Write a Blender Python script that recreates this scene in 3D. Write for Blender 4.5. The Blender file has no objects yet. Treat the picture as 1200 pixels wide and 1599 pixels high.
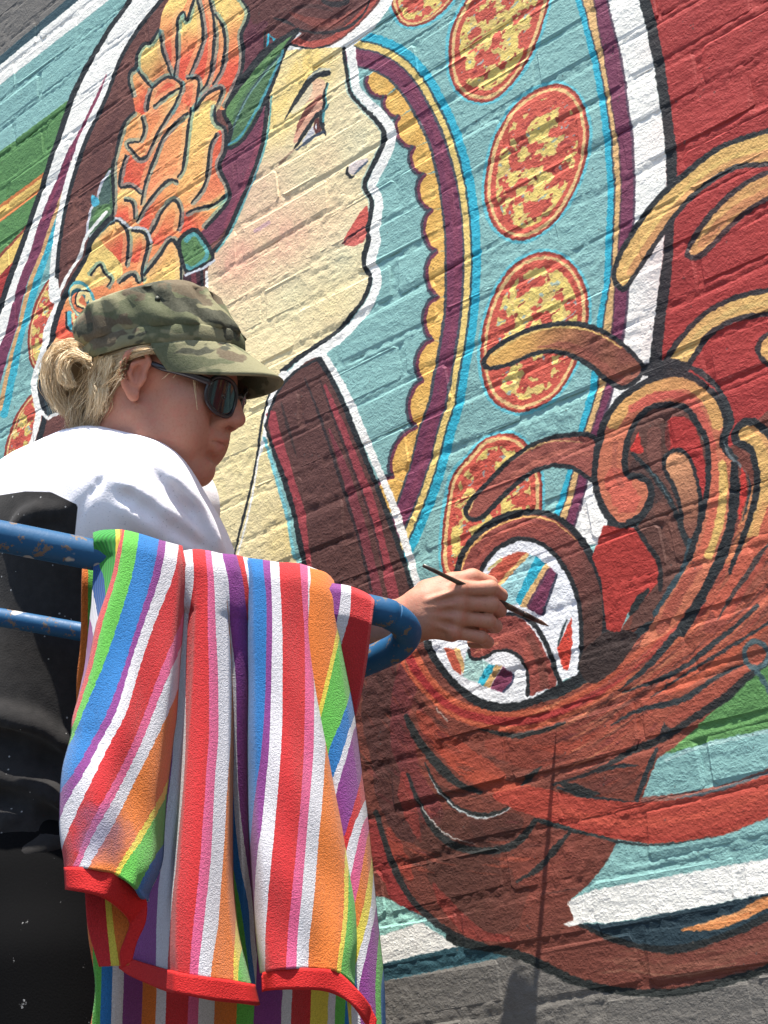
import bpy, bmesh, math, random
import numpy as np
from mathutils import Matrix, Vector

scene = bpy.context.scene
COL = scene.collection
random.seed(7)
RNG = np.random.default_rng(11)

# ------------------------------------------------------------------ camera
# axes of the phone camera (columns: right, down, forward) in a world where the
# wall runs along X, Y goes into the wall and Z is up.
RC = np.array([[0.7410756163, -0.3059925125, -0.5976416261],
               [0.6650993742,  0.2126932374,  0.7158242865],
               [-0.0919225397, -0.9279709958,  0.3611372006]])
FPX = 2500.0                      # focal length in pixels of a 1200 x 1599 frame
DWALL = 1.635                     # camera to wall, metres
CAM = np.array([0.0, -DWALL, 1.5])

cam_data = bpy.data.cameras.new('camera')
cam = bpy.data.objects.new('camera', cam_data)
COL.objects.link(cam)
cam_data.sensor_width = 36.0
cam_data.lens = FPX / 1599.0 * 36.0
cam_data.clip_start = 0.02
cam_data.clip_end = 500.0
m = Matrix.Identity(4)
for i in range(3):
    m[i][0] = RC[i, 0]; m[i][1] = -RC[i, 1]; m[i][2] = -RC[i, 2]; m[i][3] = CAM[i]
cam.matrix_world = m
scene.camera = cam

# ------------------------------------------------------------------ light
SUN_TO = Vector((1.05, -1.0, 4.7)).normalized()       # direction towards the sun
world = bpy.data.worlds.new('World')
scene.world = world
world.use_nodes = True
wn = world.node_tree.nodes
sky = wn.new('ShaderNodeTexSky')
sky.sky_type = 'NISHITA'
sky.sun_disc = False
sky.sun_elevation = math.asin(SUN_TO.z)
sky.sun_rotation = math.atan2(SUN_TO.x, SUN_TO.y)
wn['Background'].inputs['Strength'].default_value = 0.10
world.node_tree.links.new(sky.outputs[0], wn['Background'].inputs['Color'])
sd = bpy.data.lights.new('sun', 'SUN')
sd.energy = 5.0
sd.angle = math.radians(0.5)
sd.color = (1.0, 0.945, 0.85)
sun = bpy.data.objects.new('sun', sd)
sun.rotation_euler = (-SUN_TO).to_track_quat('-Z', 'Y').to_euler()
sun.location = (2, -4, 8)
COL.objects.link(sun)

scene.view_settings.view_transform = 'Standard'
scene.view_settings.look = 'None'
scene.view_settings.gamma = 1.0
scene.view_settings.use_curve_mapping = False
scene.view_settings.exposure = 1.22

# ------------------------------------------------------------------ helpers
def ray(px, py):
    return RC @ np.array([(px - 600.0) / FPX, (py - 799.5) / FPX, 1.0])

def at(px, py, d):
    """world point seen at photo pixel (px, py), d metres deep"""
    return CAM + ray(px, py) * d

def on_wall(px, py, gap=0.0):
    r = ray(px, py)
    return CAM + r * ((DWALL - gap) / r[1])

def proj(P):
    q = (np.asarray(P) - CAM) @ RC
    return 600.0 + FPX * q[..., 0] / q[..., 2], 799.5 + FPX * q[..., 1] / q[..., 2]

def lin(c):
    c = np.asarray(c, float) / 255.0
    return np.where(c <= 0.04045, c / 12.92, ((c + 0.055) / 1.055) ** 2.4)

def crom(pts, closed=False, n=6):
    p = np.asarray(pts, float)
    if closed:
        q = np.vstack([p[-1], p, p[0], p[1]])
    else:
        q = np.vstack([2 * p[0] - p[1], p, 2 * p[-1] - p[-2]])
    t = np.linspace(0, 1, n, endpoint=False)[:, None]
    out = []
    for i in range(1, len(q) - 2):
        a, b, c, d = q[i - 1], q[i], q[i + 1], q[i + 2]
        out.append(0.5 * (2 * b + (c - a) * t + (2 * a - 5 * b + 4 * c - d) * t ** 2 + (3 * b - a - 3 * c + d) * t ** 3))
    out = np.vstack(out)
    if not closed:
        out = np.vstack([out, p[-1]])
    return out

def tag(o, label=None, cat=None, group=None, kind=None):
    if label: o['label'] = label
    if cat: o['category'] = cat
    if group: o['group'] = group
    if kind: o['kind'] = kind
    return o

def empty(name, loc=(0, 0, 0)):
    o = bpy.data.objects.new(name, None)
    o.location = loc
    COL.objects.link(o)
    o.empty_display_size = 0.1
    return o

def mesh_obj(name, verts, faces, mat=None, parent=None, smooth=True):
    me = bpy.data.meshes.new(name)
    me.from_pydata([tuple(v) for v in verts], [], [tuple(f) for f in faces])
    me.update()
    if smooth:
        me.shade_smooth()
    if mat: me.materials.append(mat)
    o = bpy.data.objects.new(name, me)
    COL.objects.link(o)
    if parent:
        o.parent = parent
        o.matrix_parent_inverse = Matrix.Translation(-Vector(parent.location))
    return o

def tube(path, radii, seg=12, cap=True):
    """verts, faces of a tube along world points"""
    P = np.asarray(path, float); n = len(P)
    R = np.broadcast_to(np.asarray(radii, float), (n,)).copy()
    T = np.gradient(P, axis=0); T /= np.linalg.norm(T, axis=1)[:, None] + 1e-12
    up = np.array([0.0, 0.0, 1.0])
    if abs(T[0] @ up) > 0.9: up = np.array([1.0, 0, 0])
    N = np.cross(T[0], up); N /= np.linalg.norm(N)
    V = []; F = []
    a = np.linspace(0, 2 * np.pi, seg, endpoint=False)
    for i in range(n):
        N = N - T[i] * (N @ T[i]); N /= np.linalg.norm(N)
        B = np.cross(T[i], N)
        V.append(P[i] + R[i] * (np.cos(a)[:, None] * N + np.sin(a)[:, None] * B))
    V = np.vstack(V)
    for i in range(n - 1):
        for j in range(seg):
            k = (j + 1) % seg
            F.append((i * seg + j, i * seg + k, (i + 1) * seg + k, (i + 1) * seg + j))
    if cap:
        F.append(tuple(range(seg - 1, -1, -1)))
        F.append(tuple((n - 1) * seg + j for j in range(seg)))
    return V, F

class NT:
    """small node-tree writer"""
    def __init__(self, name, rough=0.6, spec=0.4):
        self.m = bpy.data.materials.new(name)
        self.m.use_nodes = True
        self.t = self.m.node_tree
        self.b = self.t.nodes['Principled BSDF']
        self.b.inputs['Roughness'].default_value = rough
        self.b.inputs['Specular IOR Level'].default_value = spec
    def n(self, typ, **kw):
        x = self.t.nodes.new(typ)
        for k, v in kw.items(): setattr(x, k, v)
        return x
    def l(self, a, b): self.t.links.new(a, b)
    def col(self, c): self.b.inputs['Base Color'].default_value = (*c, 1)
    def noise(self, scale, vec=None, detail=3, rough=0.5, out=0):
        x = self.n('ShaderNodeTexNoise')
        x.inputs['Scale'].default_value = scale
        x.inputs['Detail'].default_value = detail
        x.inputs['Roughness'].default_value = rough
        if vec is not None: self.l(vec, x.inputs['Vector'])
        return x.outputs[out]
    def math(self, op, a, b=None, clamp=False):
        x = self.n('ShaderNodeMath', operation=op, use_clamp=clamp)
        for s, v in ((0, a), (1, b)):
            if v is None: continue
            if isinstance(v, (int, float)): x.inputs[s].default_value = v
            else: self.l(v, x.inputs[s])
        return x.outputs[0]
    def ramp(self, fac, stops, interp='LINEAR'):
        x = self.n('ShaderNodeValToRGB')
        e = x.color_ramp.elements
        x.color_ramp.interpolation = interp
        while len(e) < len(stops): e.new(0.5)
        for el, (p, c) in zip(e, stops):
            el.position = p
            el.color = (*c, 1) if len(c) == 3 else c
        self.l(fac, x.inputs[0])
        return x.outputs[0]
    def mix(self, fac, a, b, mode='MIX'):
        x = self.n('ShaderNodeMix', data_type='RGBA', blend_type=mode)
        for s, v in ((0, fac), (6, a), (7, b)):
            if isinstance(v, (int, float)): x.inputs[s].default_value = v
            elif isinstance(v, (tuple, list, np.ndarray)): x.inputs[s].default_value = (*v[:3], 1)
            else: self.l(v, x.inputs[s])
        return x.outputs[2]
    def bump(self, h, strength=0.5, dist=0.002, normal=None):
        x = self.n('ShaderNodeBump')
        x.inputs['Strength'].default_value = strength
        x.inputs['Distance'].default_value = dist
        self.l(h, x.inputs['Height'])
        if normal is not None: self.l(normal, x.inputs['Normal'])
        self.l(x.outputs[0], self.b.inputs['Normal'])
        return x.outputs[0]
    def base(self, c): self.l(c, self.b.inputs['Base Color'])
    def pos(self): return self.n('ShaderNodeNewGeometry').outputs['Position']
# ------------------------------------------------------------------ the mural, painted shape by shape in wall metres
MX0, MWID, MZ0, MHEI, PPM = -2.72, 2.42, 1.28, 2.86, 900
MW, MH = int(MWID * PPM), int(MHEI * PPM)
CV = np.zeros((MH, MW, 3), np.float32)
GREY = (112, 108, 102)
PAINT_GAIN = 0.95
_px_mode = True

def K(x0, y0, s):
    return lambda *p: [(x0 + a / s, y0 + b / s) for a, b in p]
PX = K(0, 0, 1)

def to_cv(pts):
    out = []
    for px, py in pts:
        w = on_wall(px, py)
        out.append(((w[0] - MX0) * PPM, (MZ0 + MHEI - w[2]) * PPM))
    return np.array(out)

def cover(q, S=4):
    """anti-aliased coverage of a polygon given in canvas pixels"""
    x0 = max(int(math.floor(q[:, 0].min())) - 2, 0); x1 = min(int(math.ceil(q[:, 0].max())) + 3, MW)
    y0 = max(int(math.floor(q[:, 1].min())) - 2, 0); y1 = min(int(math.ceil(q[:, 1].max())) + 3, MH)
    if x1 <= x0 or y1 <= y0: return None
    w, h = x1 - x0, y1 - y0
    buf = np.zeros((h, w + 2))
    n = len(q)
    for i in range(n):
        ax, ay = q[i]; bx, by = q[(i + 1) % n]
        if ay == by: continue
        sg = 1.0
        if ay > by: ax, ay, bx, by = bx, by, ax, ay; sg = -1.0
        k0 = math.ceil((ay - y0) * S - 0.5); k1 = math.ceil((by - y0) * S - 0.5)
        k0 = max(k0, 0); k1 = min(k1, h * S)
        if k1 <= k0: continue
        ks = np.arange(k0, k1)
        ys = (ks + 0.5) / S + y0
        xs = np.clip(ax + (ys - ay) * (bx - ax) / (by - ay) - x0, 0, w)
        xi = np.floor(xs).astype(int); fr = xs - xi
        np.add.at(buf, (ks // S, xi), sg * (1 - fr) / S)
        np.add.at(buf, (ks // S, xi + 1), sg * fr / S)
    a = np.clip(np.abs(np.cumsum(buf, axis=1)[:, :w]), 0, 1)
    return x0, y0, x1, y1, a.astype(np.float32)

def paint(q, color, alpha=1.0, grad=None, within=None):
    r = cover(q)
    if r is None: return None
    x0, y0, x1, y1, a = r
    a = a * alpha
    if within is not None:
        a = a * within[y0:y1, x0:x1]
    reg = CV[y0:y1, x0:x1]
    c = np.asarray(color, np.float32) / 255.0
    if grad is not None:
        p0, p1, c2 = grad
        g = to_cv([p0, p1]); d = g[1] - g[0]
        yy, xx = np.mgrid[y0:y1, x0:x1]
        t = np.clip(((xx - g[0, 0]) * d[0] + (yy - g[0, 1]) * d[1]) / (d @ d), 0, 1).astype(np.float32)
        t = np.clip(t + 0.25 * (vn(xx / 22.0, yy / 22.0) - 0.5), 0, 1)[..., None].astype(np.float32)
        c = c * (1 - t) + (np.asarray(c2, np.float32) / 255.0) * t
    reg[:] = reg * (1 - a[..., None]) + c * a[..., None]
    return r

def vn(x, y, seed=0):
    xi = np.floor(x).astype(np.int64); yi = np.floor(y).astype(np.int64)
    fx = x - xi; fy = y - yi
    fx = fx * fx * (3 - 2 * fx); fy = fy * fy * (3 - 2 * fy)
    def hs(a, b):
        h = (a * 374761393 + b * 668265263 + seed * 982451653) & 0xffffffff
        h = ((h ^ (h >> 13)) * 1274126177) & 0xffffffff
        return ((h ^ (h >> 16)) & 0xffff) / 65535.0
    return (hs(xi, yi) * (1 - fx) + hs(xi + 1, yi) * fx) * (1 - fy) + (hs(xi, yi + 1) * (1 - fx) + hs(xi + 1, yi + 1) * fx) * fy

def fill(color, pts, sm=True, **kw):
    p = crom(pts, True, 7) if sm else np.asarray(pts, float)
    return paint(to_cv(p), color, **kw)

def stroke(color, w, pts, taper=(1, 1), alpha=1.0, sm=True, off=0.0, within=None):
    """brush line of width w (photo pixels); taper = width share at both ends"""
    p = crom(pts, False, 8) if sm and len(pts) > 2 else np.asarray(pts, float)
    if len(p) < 6:
        p = np.array([p[0] + (p[-1] - p[0]) * t for t in np.linspace(0, 1, 8)]) if len(p) == 2 else p
    T = np.gradient(p, axis=0); T /= np.linalg.norm(T, axis=1)[:, None] + 1e-9
    N = np.stack([-T[:, 1], T[:, 0]], 1)
    t = np.linspace(0, 1, len(p))
    prof = np.where(t < 0.35, taper[0] + (1 - taper[0]) * (t / 0.35), np.where(t > 0.65, taper[1] + (1 - taper[1]) * ((1 - t) / 0.35), 1.0))
    prof = prof * (1 + 0.10 * np.sin(t * 17 + p[0, 0]))
    hw = (w / 2 * prof)[:, None]
    p = p + N * off
    e = 0.3 * w
    L = p + N * hw; Rr = p - N * hw
    q = np.vstack([p[0] - T[0] * e * taper[0], L, p[-1] + T[-1] * e * taper[1], Rr[::-1]])
    paint(to_cv(q), color, alpha, within=within)

def outline(color, w, pts, **kw):
    p = crom(pts, True, 7)
    stroke(color, w, np.vstack([p, p[:2]]), sm=False, **kw)

def mask_of(pts, sm=True):
    M = np.zeros((MH, MW), np.float32)
    r = cover(to_cv(crom(pts, True, 7) if sm else np.asarray(pts, float)))
    if r: M[r[1]:r[3], r[0]:r[2]] = r[4]
    return M

def glow(color, center, rad, alpha, within=None, asp=1.0, rot=0.0):
    """soft airbrushed patch of pigment"""
    c = to_cv([center])[0]
    R_ = rad * 900 / 1150.0 * 1.25
    x0 = max(int(c[0] - 2.2 * R_ * max(asp, 1)), 0); x1 = min(int(c[0] + 2.2 * R_ * max(asp, 1)), MW)
    y0 = max(int(c[1] - 2.2 * R_ * max(asp, 1)), 0); y1 = min(int(c[1] + 2.2 * R_ * max(asp, 1)), MH)
    if x1 <= x0 or y1 <= y0: return
    yy, xx = np.mgrid[y0:y1, x0:x1]
    dx, dy = xx - c[0], yy - c[1]
    ca, sa = math.cos(rot), math.sin(rot)
    e = ((dx * ca + dy * sa) / asp) ** 2 + (-dx * sa + dy * ca) ** 2
    n = vn(xx / 9.0, yy / 9.0, 4)
    a = np.exp(-e / (R_ * R_)) * alpha * (0.75 + 0.5 * n)
    if within is not None: a = a * within[y0:y1, x0:x1]
    a = np.clip(a, 0, 1).astype(np.float32)[..., None]
    CV[y0:y1, x0:x1] = CV[y0:y1, x0:x1] * (1 - a) + (np.asarray(color, np.float32) / 255) * a

TEAL = (130, 174, 170); WHITE = (236, 233, 224); MAROON = (120, 52, 82); TAN = (212, 170, 112); YEL = (226, 194, 112)
CYAN = (38, 168, 192); RED = (164, 47, 43); HAIR = (106, 62, 54); INK = (30, 34, 38); GREEN = (92, 138, 78)
DTEAL = (44, 74, 84); SKIN = (228, 208, 160); ORANGE = (240, 150, 92); BROWN = (112, 58, 46)

# --- ground colours of the panel
CV[:] = np.asarray(TEAL, np.float32) / 255
def band(color, l0, l1, xl=-500, xr=260):
    """strip between two straight courses, each ((x,y),(x,y))"""
    def ext(l):
        (ax, ay), (bx, by) = l
        s = (by - ay) / (bx - ax)
        return [(xl, ay + s * (xl - ax)), (xr, ay + s * (xr - ax))]
    a, b = ext(l0), ext(l1)
    fill(color, [a[0], a[1], b[1], b[0]], sm=False)
e_dk0 = ((0, 88), (104, 0)); e_dk1 = ((0, 102), (123, 0)); e_wh1 = ((0, 133), (170, 0))
far = ((0, -1500), (100, -1580))
band(GREY, far, e_dk0, xr=1500)
band(DTEAL, e_dk0, e_dk1, xr=500)
band(WHITE, e_dk1, e_wh1, xr=500)
band((84, 132, 74), ((0, 237), (117, 149)), ((0, 322), (65, 275)))
band((205, 120, 60), ((0, 320), (65, 273)), ((0, 326), (65, 279)))
band((232, 190, 100), ((0, 326), (65, 279)), ((0, 343), (65, 293)))
band((205, 120, 60), ((0, 342), (65, 292)), ((0, 348), (65, 298)))
band((88, 136, 76), ((0, 348), (65, 298)), ((0, 400), (33, 363)))
band((150, 70, 50), ((0, 398), (33, 361)), ((0, 404), (33, 367)))
band((232, 194, 104), ((0, 404), (33, 367)), ((0, 430), (24, 404)))
band((165, 48, 42), ((0, 430), (24, 404)), ((0, 560), (24, 534)))
band((84, 132, 74), ((0, 560), (24, 534)), ((0, 1800), (24, 1774)))
# inside of the oval frame, right-hand field and lower ground
fill(TEAL, PX((205, 0), (120, 135), (70, 280), (12, 445), (-60, 700), (-60, 1500), (620, 1600), (1000, 1250), (1030, 560), (1050, 300), (1010, 0), (980, -150), (600, -260), (300, -160)), sm=False)
fill(RED, PX((990, -400), (1000, 0), (1020, 75), (1038, 170), (1040, 260), (1034, 400), (1018, 560), (1060, 640), (1180, 760), (1500, 900), (1500, -400)), sm=False)
# --- left limb of the oval frame
WL = PX((203, 0), (165, 55), (120, 135), (95, 205), (70, 280), (37, 375), (12, 445), (-14, 530), (-40, 640))
WH_L = [(252, 0), (215, 47), (187, 95), (165, 155), (135, 220), (110, 295), (95, 370), (88, 445)]
fill(WHITE, [(330, -110)] + WL[:] + PX((-20, 640), (0, 570), (22, 520), (45, 450), (70, 385), (92, 330), (110, 290)) + WH_L[:6][::-1] + [(300, -60)], sm=False)
MARL = PX((187, 74), (170, 118), (152, 157), (136, 193), (115, 235), (90, 296), (70.5, 346), (54, 397), (34, 448), (17, 518), (3, 559), (-18, 640))
stroke(TEAL, 26, PX((104, 300), (88, 345), (70, 400), (52, 450), (36, 520), (22, 580), (8, 650)), taper=(0.1, 1))
fill(TEAL, PX((112, 292), (88, 345), (60, 410), (30, 520), (5, 640), (60, 660), (80, 520), (88, 470), (84, 440), (92, 370)), sm=False)
stroke(CYAN, 11, PX((118, 262), (104, 310), (84, 365), (66, 415), (48, 470), (32, 530), (20, 585), (6, 650)), taper=(0.1, 1), alpha=0.8)
stroke((205, 160, 108), 6, PX((148, 188), (126, 235), (102, 292), (82, 346), (65, 397), (46, 448), (30, 512), (16, 565), (0, 640)), taper=(0.2, 1))
stroke(MAROON, 15, MARL, taper=(0.12, 1))
stroke(INK, 8, [(240, -70)] + WL)
stroke((150, 58, 84), 4, MARL[1:7], off=3, alpha=0.6)
# salami slices by the left limb
def salami(pts, seed, halo=True, sc=1.0):
    sc = sc * 1.0
    if halo: outline((86, 190, 205), 13, pts, alpha=0.75)
    fill((202, 86, 68), pts)
    M = mask_of(pts)
    cx = np.mean([p[0] for p in pts]); cy = np.mean([p[1] for p in pts])
    inn = [(cx + (x - cx) * 0.80, cy + (y - cy) * 0.84) for x, y in pts]
    Mi = mask_of(inn)
    ys, xs = np.where(Mi > 0.02)
    y0, y1, x0, x1 = ys.min(), ys.max() + 1, xs.min(), xs.max() + 1
    yy, xx = np.mgrid[y0:y1, x0:x1]
    f = 0.72 * vn(xx / (15.0 * sc) + yy / 60.0, yy / (12.0 * sc) - xx / 40.0, seed) + 0.28 * vn(xx / (5.0 * sc), yy / (4.0 * sc), seed + 5)
    for thr, col, al in ((0.50, (212, 182, 108), 1.0), (0.62, (228, 200, 108), 0.9)):
        a = (np.clip((f - thr) / 0.02, 0, 1) * Mi[y0:y1, x0:x1] * al).astype(np.float32)[..., None]
        CV[y0:y1, x0:x1] = CV[y0:y1, x0:x1] * (1 - a) + (np.asarray(col, np.float32) / 255) * a
    g = vn(xx / (9.0 * sc) - yy / 30.0, yy / (4.5 * sc) + xx / 22.0, seed + 9)
    a = (np.clip((g - 0.86) / 0.03, 0, 1) * Mi[y0:y1, x0:x1] * 0.8).astype(np.float32)[..., None]
    CV[y0:y1, x0:x1] = CV[y0:y1, x0:x1] * (1 - a) + (np.asarray((140, 165, 165), np.float32) / 255) * a
    a = (np.clip((0.16 - g) / 0.03, 0, 1) * Mi[y0:y1, x0:x1] * 0.8).astype(np.float32)[..., None]
    CV[y0:y1, x0:x1] = CV[y0:y1, x0:x1] * (1 - a) + (np.asarray((150, 48, 44), np.float32) / 255) * a
    r2 = [(cx + (x - cx) * 0.93, cy + (y - cy) * 0.945) for x, y in pts]
    outline((226, 186, 124), 5, r2)
    outline((148, 58, 46), 3.5, pts)
salami(PX((80, 436), (66, 455), (54, 482), (46, 523), (47, 556), (54, 574), (66, 566), (78, 540), (90, 500), (92, 465)), 31, False, 0.8)
salami(PX((54, 616), (36, 634), (22, 660), (10, 701), (8, 740), (16, 770), (40, 740), (55, 700), (66, 650)), 32, False, 0.8)

# --- right limb of the oval frame: cyan, tan, maroon, white, black
RY = [-140, -60, 0, 100, 200, 240, 300, 400, 450, 500, 600, 675, 740, 800, 850]
RB = {'c0': [840, 878, 899, 925, 942, 945, 949, 945, 942, 933, 922, 903, 885, 866, 848],
      'c1': [850, 888, 909, 936, 954, 956, 960, 956, 952, 943, 934, 913, 894, 877, 858],
      't1': [868, 907, 927, 945, 962, 967, 970, 965, 961, 957, 946, 924, 905, 889, 870],
      'm1': [888, 928, 949, 972, 987, 990, 992, 988, 983, 978, 961, 938, 921, 905, 890],
      'w1': [935, 976, 998, 1021, 1036, 1039, 1041, 1036, 1029, 1022, 1010, 1000, 980, 955, 940],
      'k1': [955, 995, 1016, 1038, 1052, 1057, 1056, 1051, 1047, 1039, 1030, 1020, 1000, 975, 960]}
def limb(a, b, color):
    A = crom(list(zip(RB[a], RY)), False, 4); B = crom(list(zip(RB[b], RY)), False, 4)
    paint(to_cv(np.vstack([A, B[::-1]])), color)
limb('w1', 'k1', INK); limb('m1', 'w1', WHITE); limb('t1', 'm1', MAROON); limb('c1', 't1', TAN); limb('c0', 'c1', CYAN)
stroke((60, 52, 62), 2.5, list(zip(RB['c1'], RY)), alpha=0.8)
stroke((70, 45, 60), 2.5, list(zip(RB['t1'], RY)), alpha=0.7)
stroke((72, 62, 78), 4, list(zip(RB['m1'], RY)), alpha=0.7, off=1)

# --- salami slices in the right field
B2 = K(600, 0, 2); D2 = K(600, 400, 2); E2 = K(600, 800, 2); H2 = K(600, 1150, 2)
salami(B2((30, -20), (38, 45), (70, 78), (130, 70), (190, 25), (215, -20), (190, -90), (100, -110)), 1)
salami(B2((270, -20), (218, 80), (205, 170), (215, 250), (250, 300), (310, 316), (360, 295), (420, 230), (470, 140), (500, 50), (512, -20), (480, -90), (400, -130), (320, -100)), 2)
salami(B2((560, 268), (490, 276), (410, 330), (350, 430), (320, 540), (318, 630), (350, 710), (410, 747), (470, 735), (540, 680), (600, 580), (630, 480), (638, 400), (610, 310)), 3)
salami(D2((500, -10), (420, 20), (360, 90), (320, 190), (305, 290), (315, 390), (345, 450), (400, 482), (450, 480), (530, 440), (580, 370), (605, 310), (628, 240), (636, 150), (615, 70), (570, 12)), 4)
salami(D2((390, 558), (320, 570), (262, 630), (215, 690), (195, 780), (184, 880), (182, 950), (200, 1010), (260, 1040), (380, 960), (470, 860), (490, 750), (482, 660), (440, 585)), 5)

# --- inner ring round the face
RING = [(528, 74), (555, 88), (586, 96), (617, 113), (643, 143), (660, 173), (676, 205), (688, 238), (696, 270), (703, 310), (708, 353), (710.5, 393), (709.5, 433), (708, 473), (703, 522), (693, 580), (684, 630), (675, 655), (667, 682), (657, 720), (645, 757), (632, 792), (618, 826), (604, 858)]
stroke(CYAN, 14, RING, off=-33.5); stroke(DTEAL, 4, RING, off=-25.5); stroke(YEL, 11, RING, off=-19); stroke((70, 74, 84), 5, RING, off=-12.5)
CUSP = [(575, 120), (603, 150), (625, 182), (648, 230), (665, 273), (676, 328), (684, 393), (685, 463), (677, 531), (662, 595), (652, 668), (614, 745), (590, 790)]
for i in range(len(CUSP) - 1):
    a, b = np.array(CUSP[i]), np.array(CUSP[i + 1])
    d = b - a; L = np.linalg.norm(d); nrm = np.array([-d[1], d[0]]) / L
    bul = min(0.30 * L, 17)
    arc = [a + d * t + nrm * bul * (math.sin(math.pi * t) ** 0.6) for t in np.linspace(0, 1, 9)]
    inner = [b - nrm * 26, a - nrm * 26]
    q = np.vstack([arc, inner])
    paint(to_cv(q), (224, 172, 84))
    glow((238, 196, 110), tuple((a + b) / 2 - nrm * 4), 12, 0.5)
    stroke((112, 48, 70), 6, [tuple(p) for p in arc], off=0.5)
    stroke((62, 68, 78), 4, [tuple(p) for p in arc], off=4)
stroke((66, 72, 80), 7, RING, off=12); stroke(MAROON, 23, RING); stroke((134, 58, 84), 8, RING, alpha=0.5, off=-3)

# --- hair behind the head, bun on top
fill(HAIR, PX((330, -120), (252, 0), (215, 47), (187, 95), (165, 155), (135, 220), (110, 295), (95, 370), (88, 445), (90, 475), (130, 470), (320, 470), (420, 230), (460, 90), (400, -120)), sm=False)
for q_, c_ in ((((150, 250), (125, 330), (110, 420)), (124, 74, 62)), (((185, 170), (150, 260), (130, 330)), (92, 50, 46)), (((230, 60), (200, 110), (190, 160)), (120, 72, 62))):
    stroke(c_, 26, list(q_), taper=(0.3, 0.3), alpha=0.6)
stroke(WHITE, 9, [(300, -60)] + WH_L + [(90, 470)], off=7)
stroke(INK, 6, [(300, -60)] + WH_L + [(90, 470)])
# outline going down the nape, behind the painter
fill(HAIR, PX((62, 660), (90, 640), (160, 600), (330, 500), (330, 1300), (-60, 1300), (-20, 900), (36, 730)), sm=False)
fill((52, 66, 70), PX((66, 590), (72, 560), (120, 520), (150, 560), (150, 640), (96, 646), (70, 650), (62, 630)), sm=False)
stroke(WHITE, 10, PX((86, 436), (89, 475), (75, 513), (69, 546), (53, 594), (58, 628), (60, 652), (48, 698), (36, 728), (20, 770)))
stroke(INK, 8, PX((96, 472), (84, 512), (78, 545), (63, 594), (66, 628), (70, 652), (58, 700), (46, 732), (30, 775)))
stroke(WHITE, 5, PX((62, 640), (75, 653), (84, 648), (98, 644), (130, 640)))
# maroon hair right of the flowers
fill((104, 48, 58), PX((372, -40), (388, 16), (384, 40), (378, 60), (380, 100), (372, 130), (400, 100), (440, 60), (480, 50), (480, -40)), sm=False)
# bun
BU = K(390, 0, 4.615)
BUN = BU((-60, -200), (-20, 60), (80, 260), (200, 300), (300, 322), (400, 350), (480, 355), (580, 330), (680, 272), (800, 170), (900, 60), (960, -30), (1000, -200))
stroke(WHITE, 22, BUN[4:], off=8)
fill((96, 52, 47), BUN)
stroke((168, 74, 60), 11, BUN[4:12], off=-8)
stroke(INK, 3.5, BU((290, 318), (400, 345), (480, 350), (580, 325)))
stroke((40, 30, 32), 5, BU((360, 215), (480, 235), (600, 230), (720, 190), (820, 100), (870, 0)), taper=(0.6, 0.4))
stroke((150, 70, 56), 13, BU((290, 90), (400, 140), (520, 165), (640, 150), (740, 70)), taper=(0.3, 0.3), alpha=0.6)
stroke((36, 28, 32), 9, BU((520, 0), (590, 30), (680, 20), (720, -20)), taper=(0.5, 0.5))
stroke((36, 28, 32), 5, BU((170, 130), (250, 150), (330, 190)), taper=(0.3, 0.3))
stroke((92, 36, 52), 20, BU((-10, 300), (40, 230), (120, 160)), taper=(0.4, 0.4), alpha=0.7)
for q_, c_ in ((((300, 60), (460, 40), (600, 80)), (66, 36, 36)), (((420, 190), (560, 195), (680, 170)), (126, 66, 54))):
    stroke(c_, 7, BU(*q_), taper=(0.3, 0.3), alpha=0.7)
stroke((40, 170, 195), 4, BU((128, 340), (135, 240), (180, 290)), sm=False); stroke(INK, 3, BU((108, 350), (110, 230)), sm=False)

# --- face
PROF = [(537, 74), (538, 90), (543, 123), (548, 145), (567, 168), (580, 180), (597, 200), (600, 211), (597, 228), (587, 250), (573, 276), (569, 293), (580, 314), (577, 343), (573, 362), (576, 374), (569, 399), (570, 417), (579, 437), (569, 466), (551, 490), (525, 518), (475, 553), (440, 581)]
NECKR = [(423, 610), (415, 640), (420, 690), (432, 752), (451, 828), (463, 880), (480, 960), (500, 1200)]
LEFTF = [(290, 1200), (270, 700), (300, 560), (318, 470), (322, 430), (336, 392), (352, 368), (385, 297), (410, 225), (418, 150), (440, 78)]
FACE = crom(PROF, False, 5).tolist() + crom(NECKR, False, 4).tolist() + LEFTF
MF = np.zeros((MH, MW), np.float32)
r_ = cover(to_cv(FACE)); MF[r_[1]:r_[3], r_[0]:r_[2]] = r_[4]
stroke(WHITE, 15, PROF[:-1] + [(436, 590)], off=-11)
paint(to_cv(FACE), (226, 208, 164))
for c_, p_, r0, a_ in (((234, 200, 116), (480, 105), 60, 0.95), ((234, 202, 118), (432, 180), 55, 0.75), ((228, 168, 142), (372, 398), 62, 0.9), ((230, 176, 148), (450, 365), 62, 0.75), ((232, 190, 150), (520, 330), 40, 0.4), ((222, 176, 150), (400, 300), 60, 0.5), ((222, 204, 146), (400, 700), 150, 0.7), ((226, 206, 150), (520, 470), 50, 0.5), ((208, 208, 172), (530, 400), 40, 0.5), ((210, 206, 170), (560, 220), 34, 0.45), ((222, 176, 142), (505, 250), 30, 0.25), ((204, 200, 160), (455, 455), 40, 0.45), ((224, 190, 156), (330, 560), 60, 0.5), ((222, 196, 122), (450, 840), 50, 0.5)):
    glow(c_, p_, r0, a_, within=MF)
for i in range(26):
    x_, y_ = RNG.uniform(330, 560), RNG.uniform(120, 560)
    glow([(236, 214, 160), (214, 190, 150), (228, 196, 160), (206, 200, 160)][i % 4], (x_, y_), RNG.uniform(9, 24), 0.28, within=MF, asp=2.0, rot=0.5)
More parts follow.
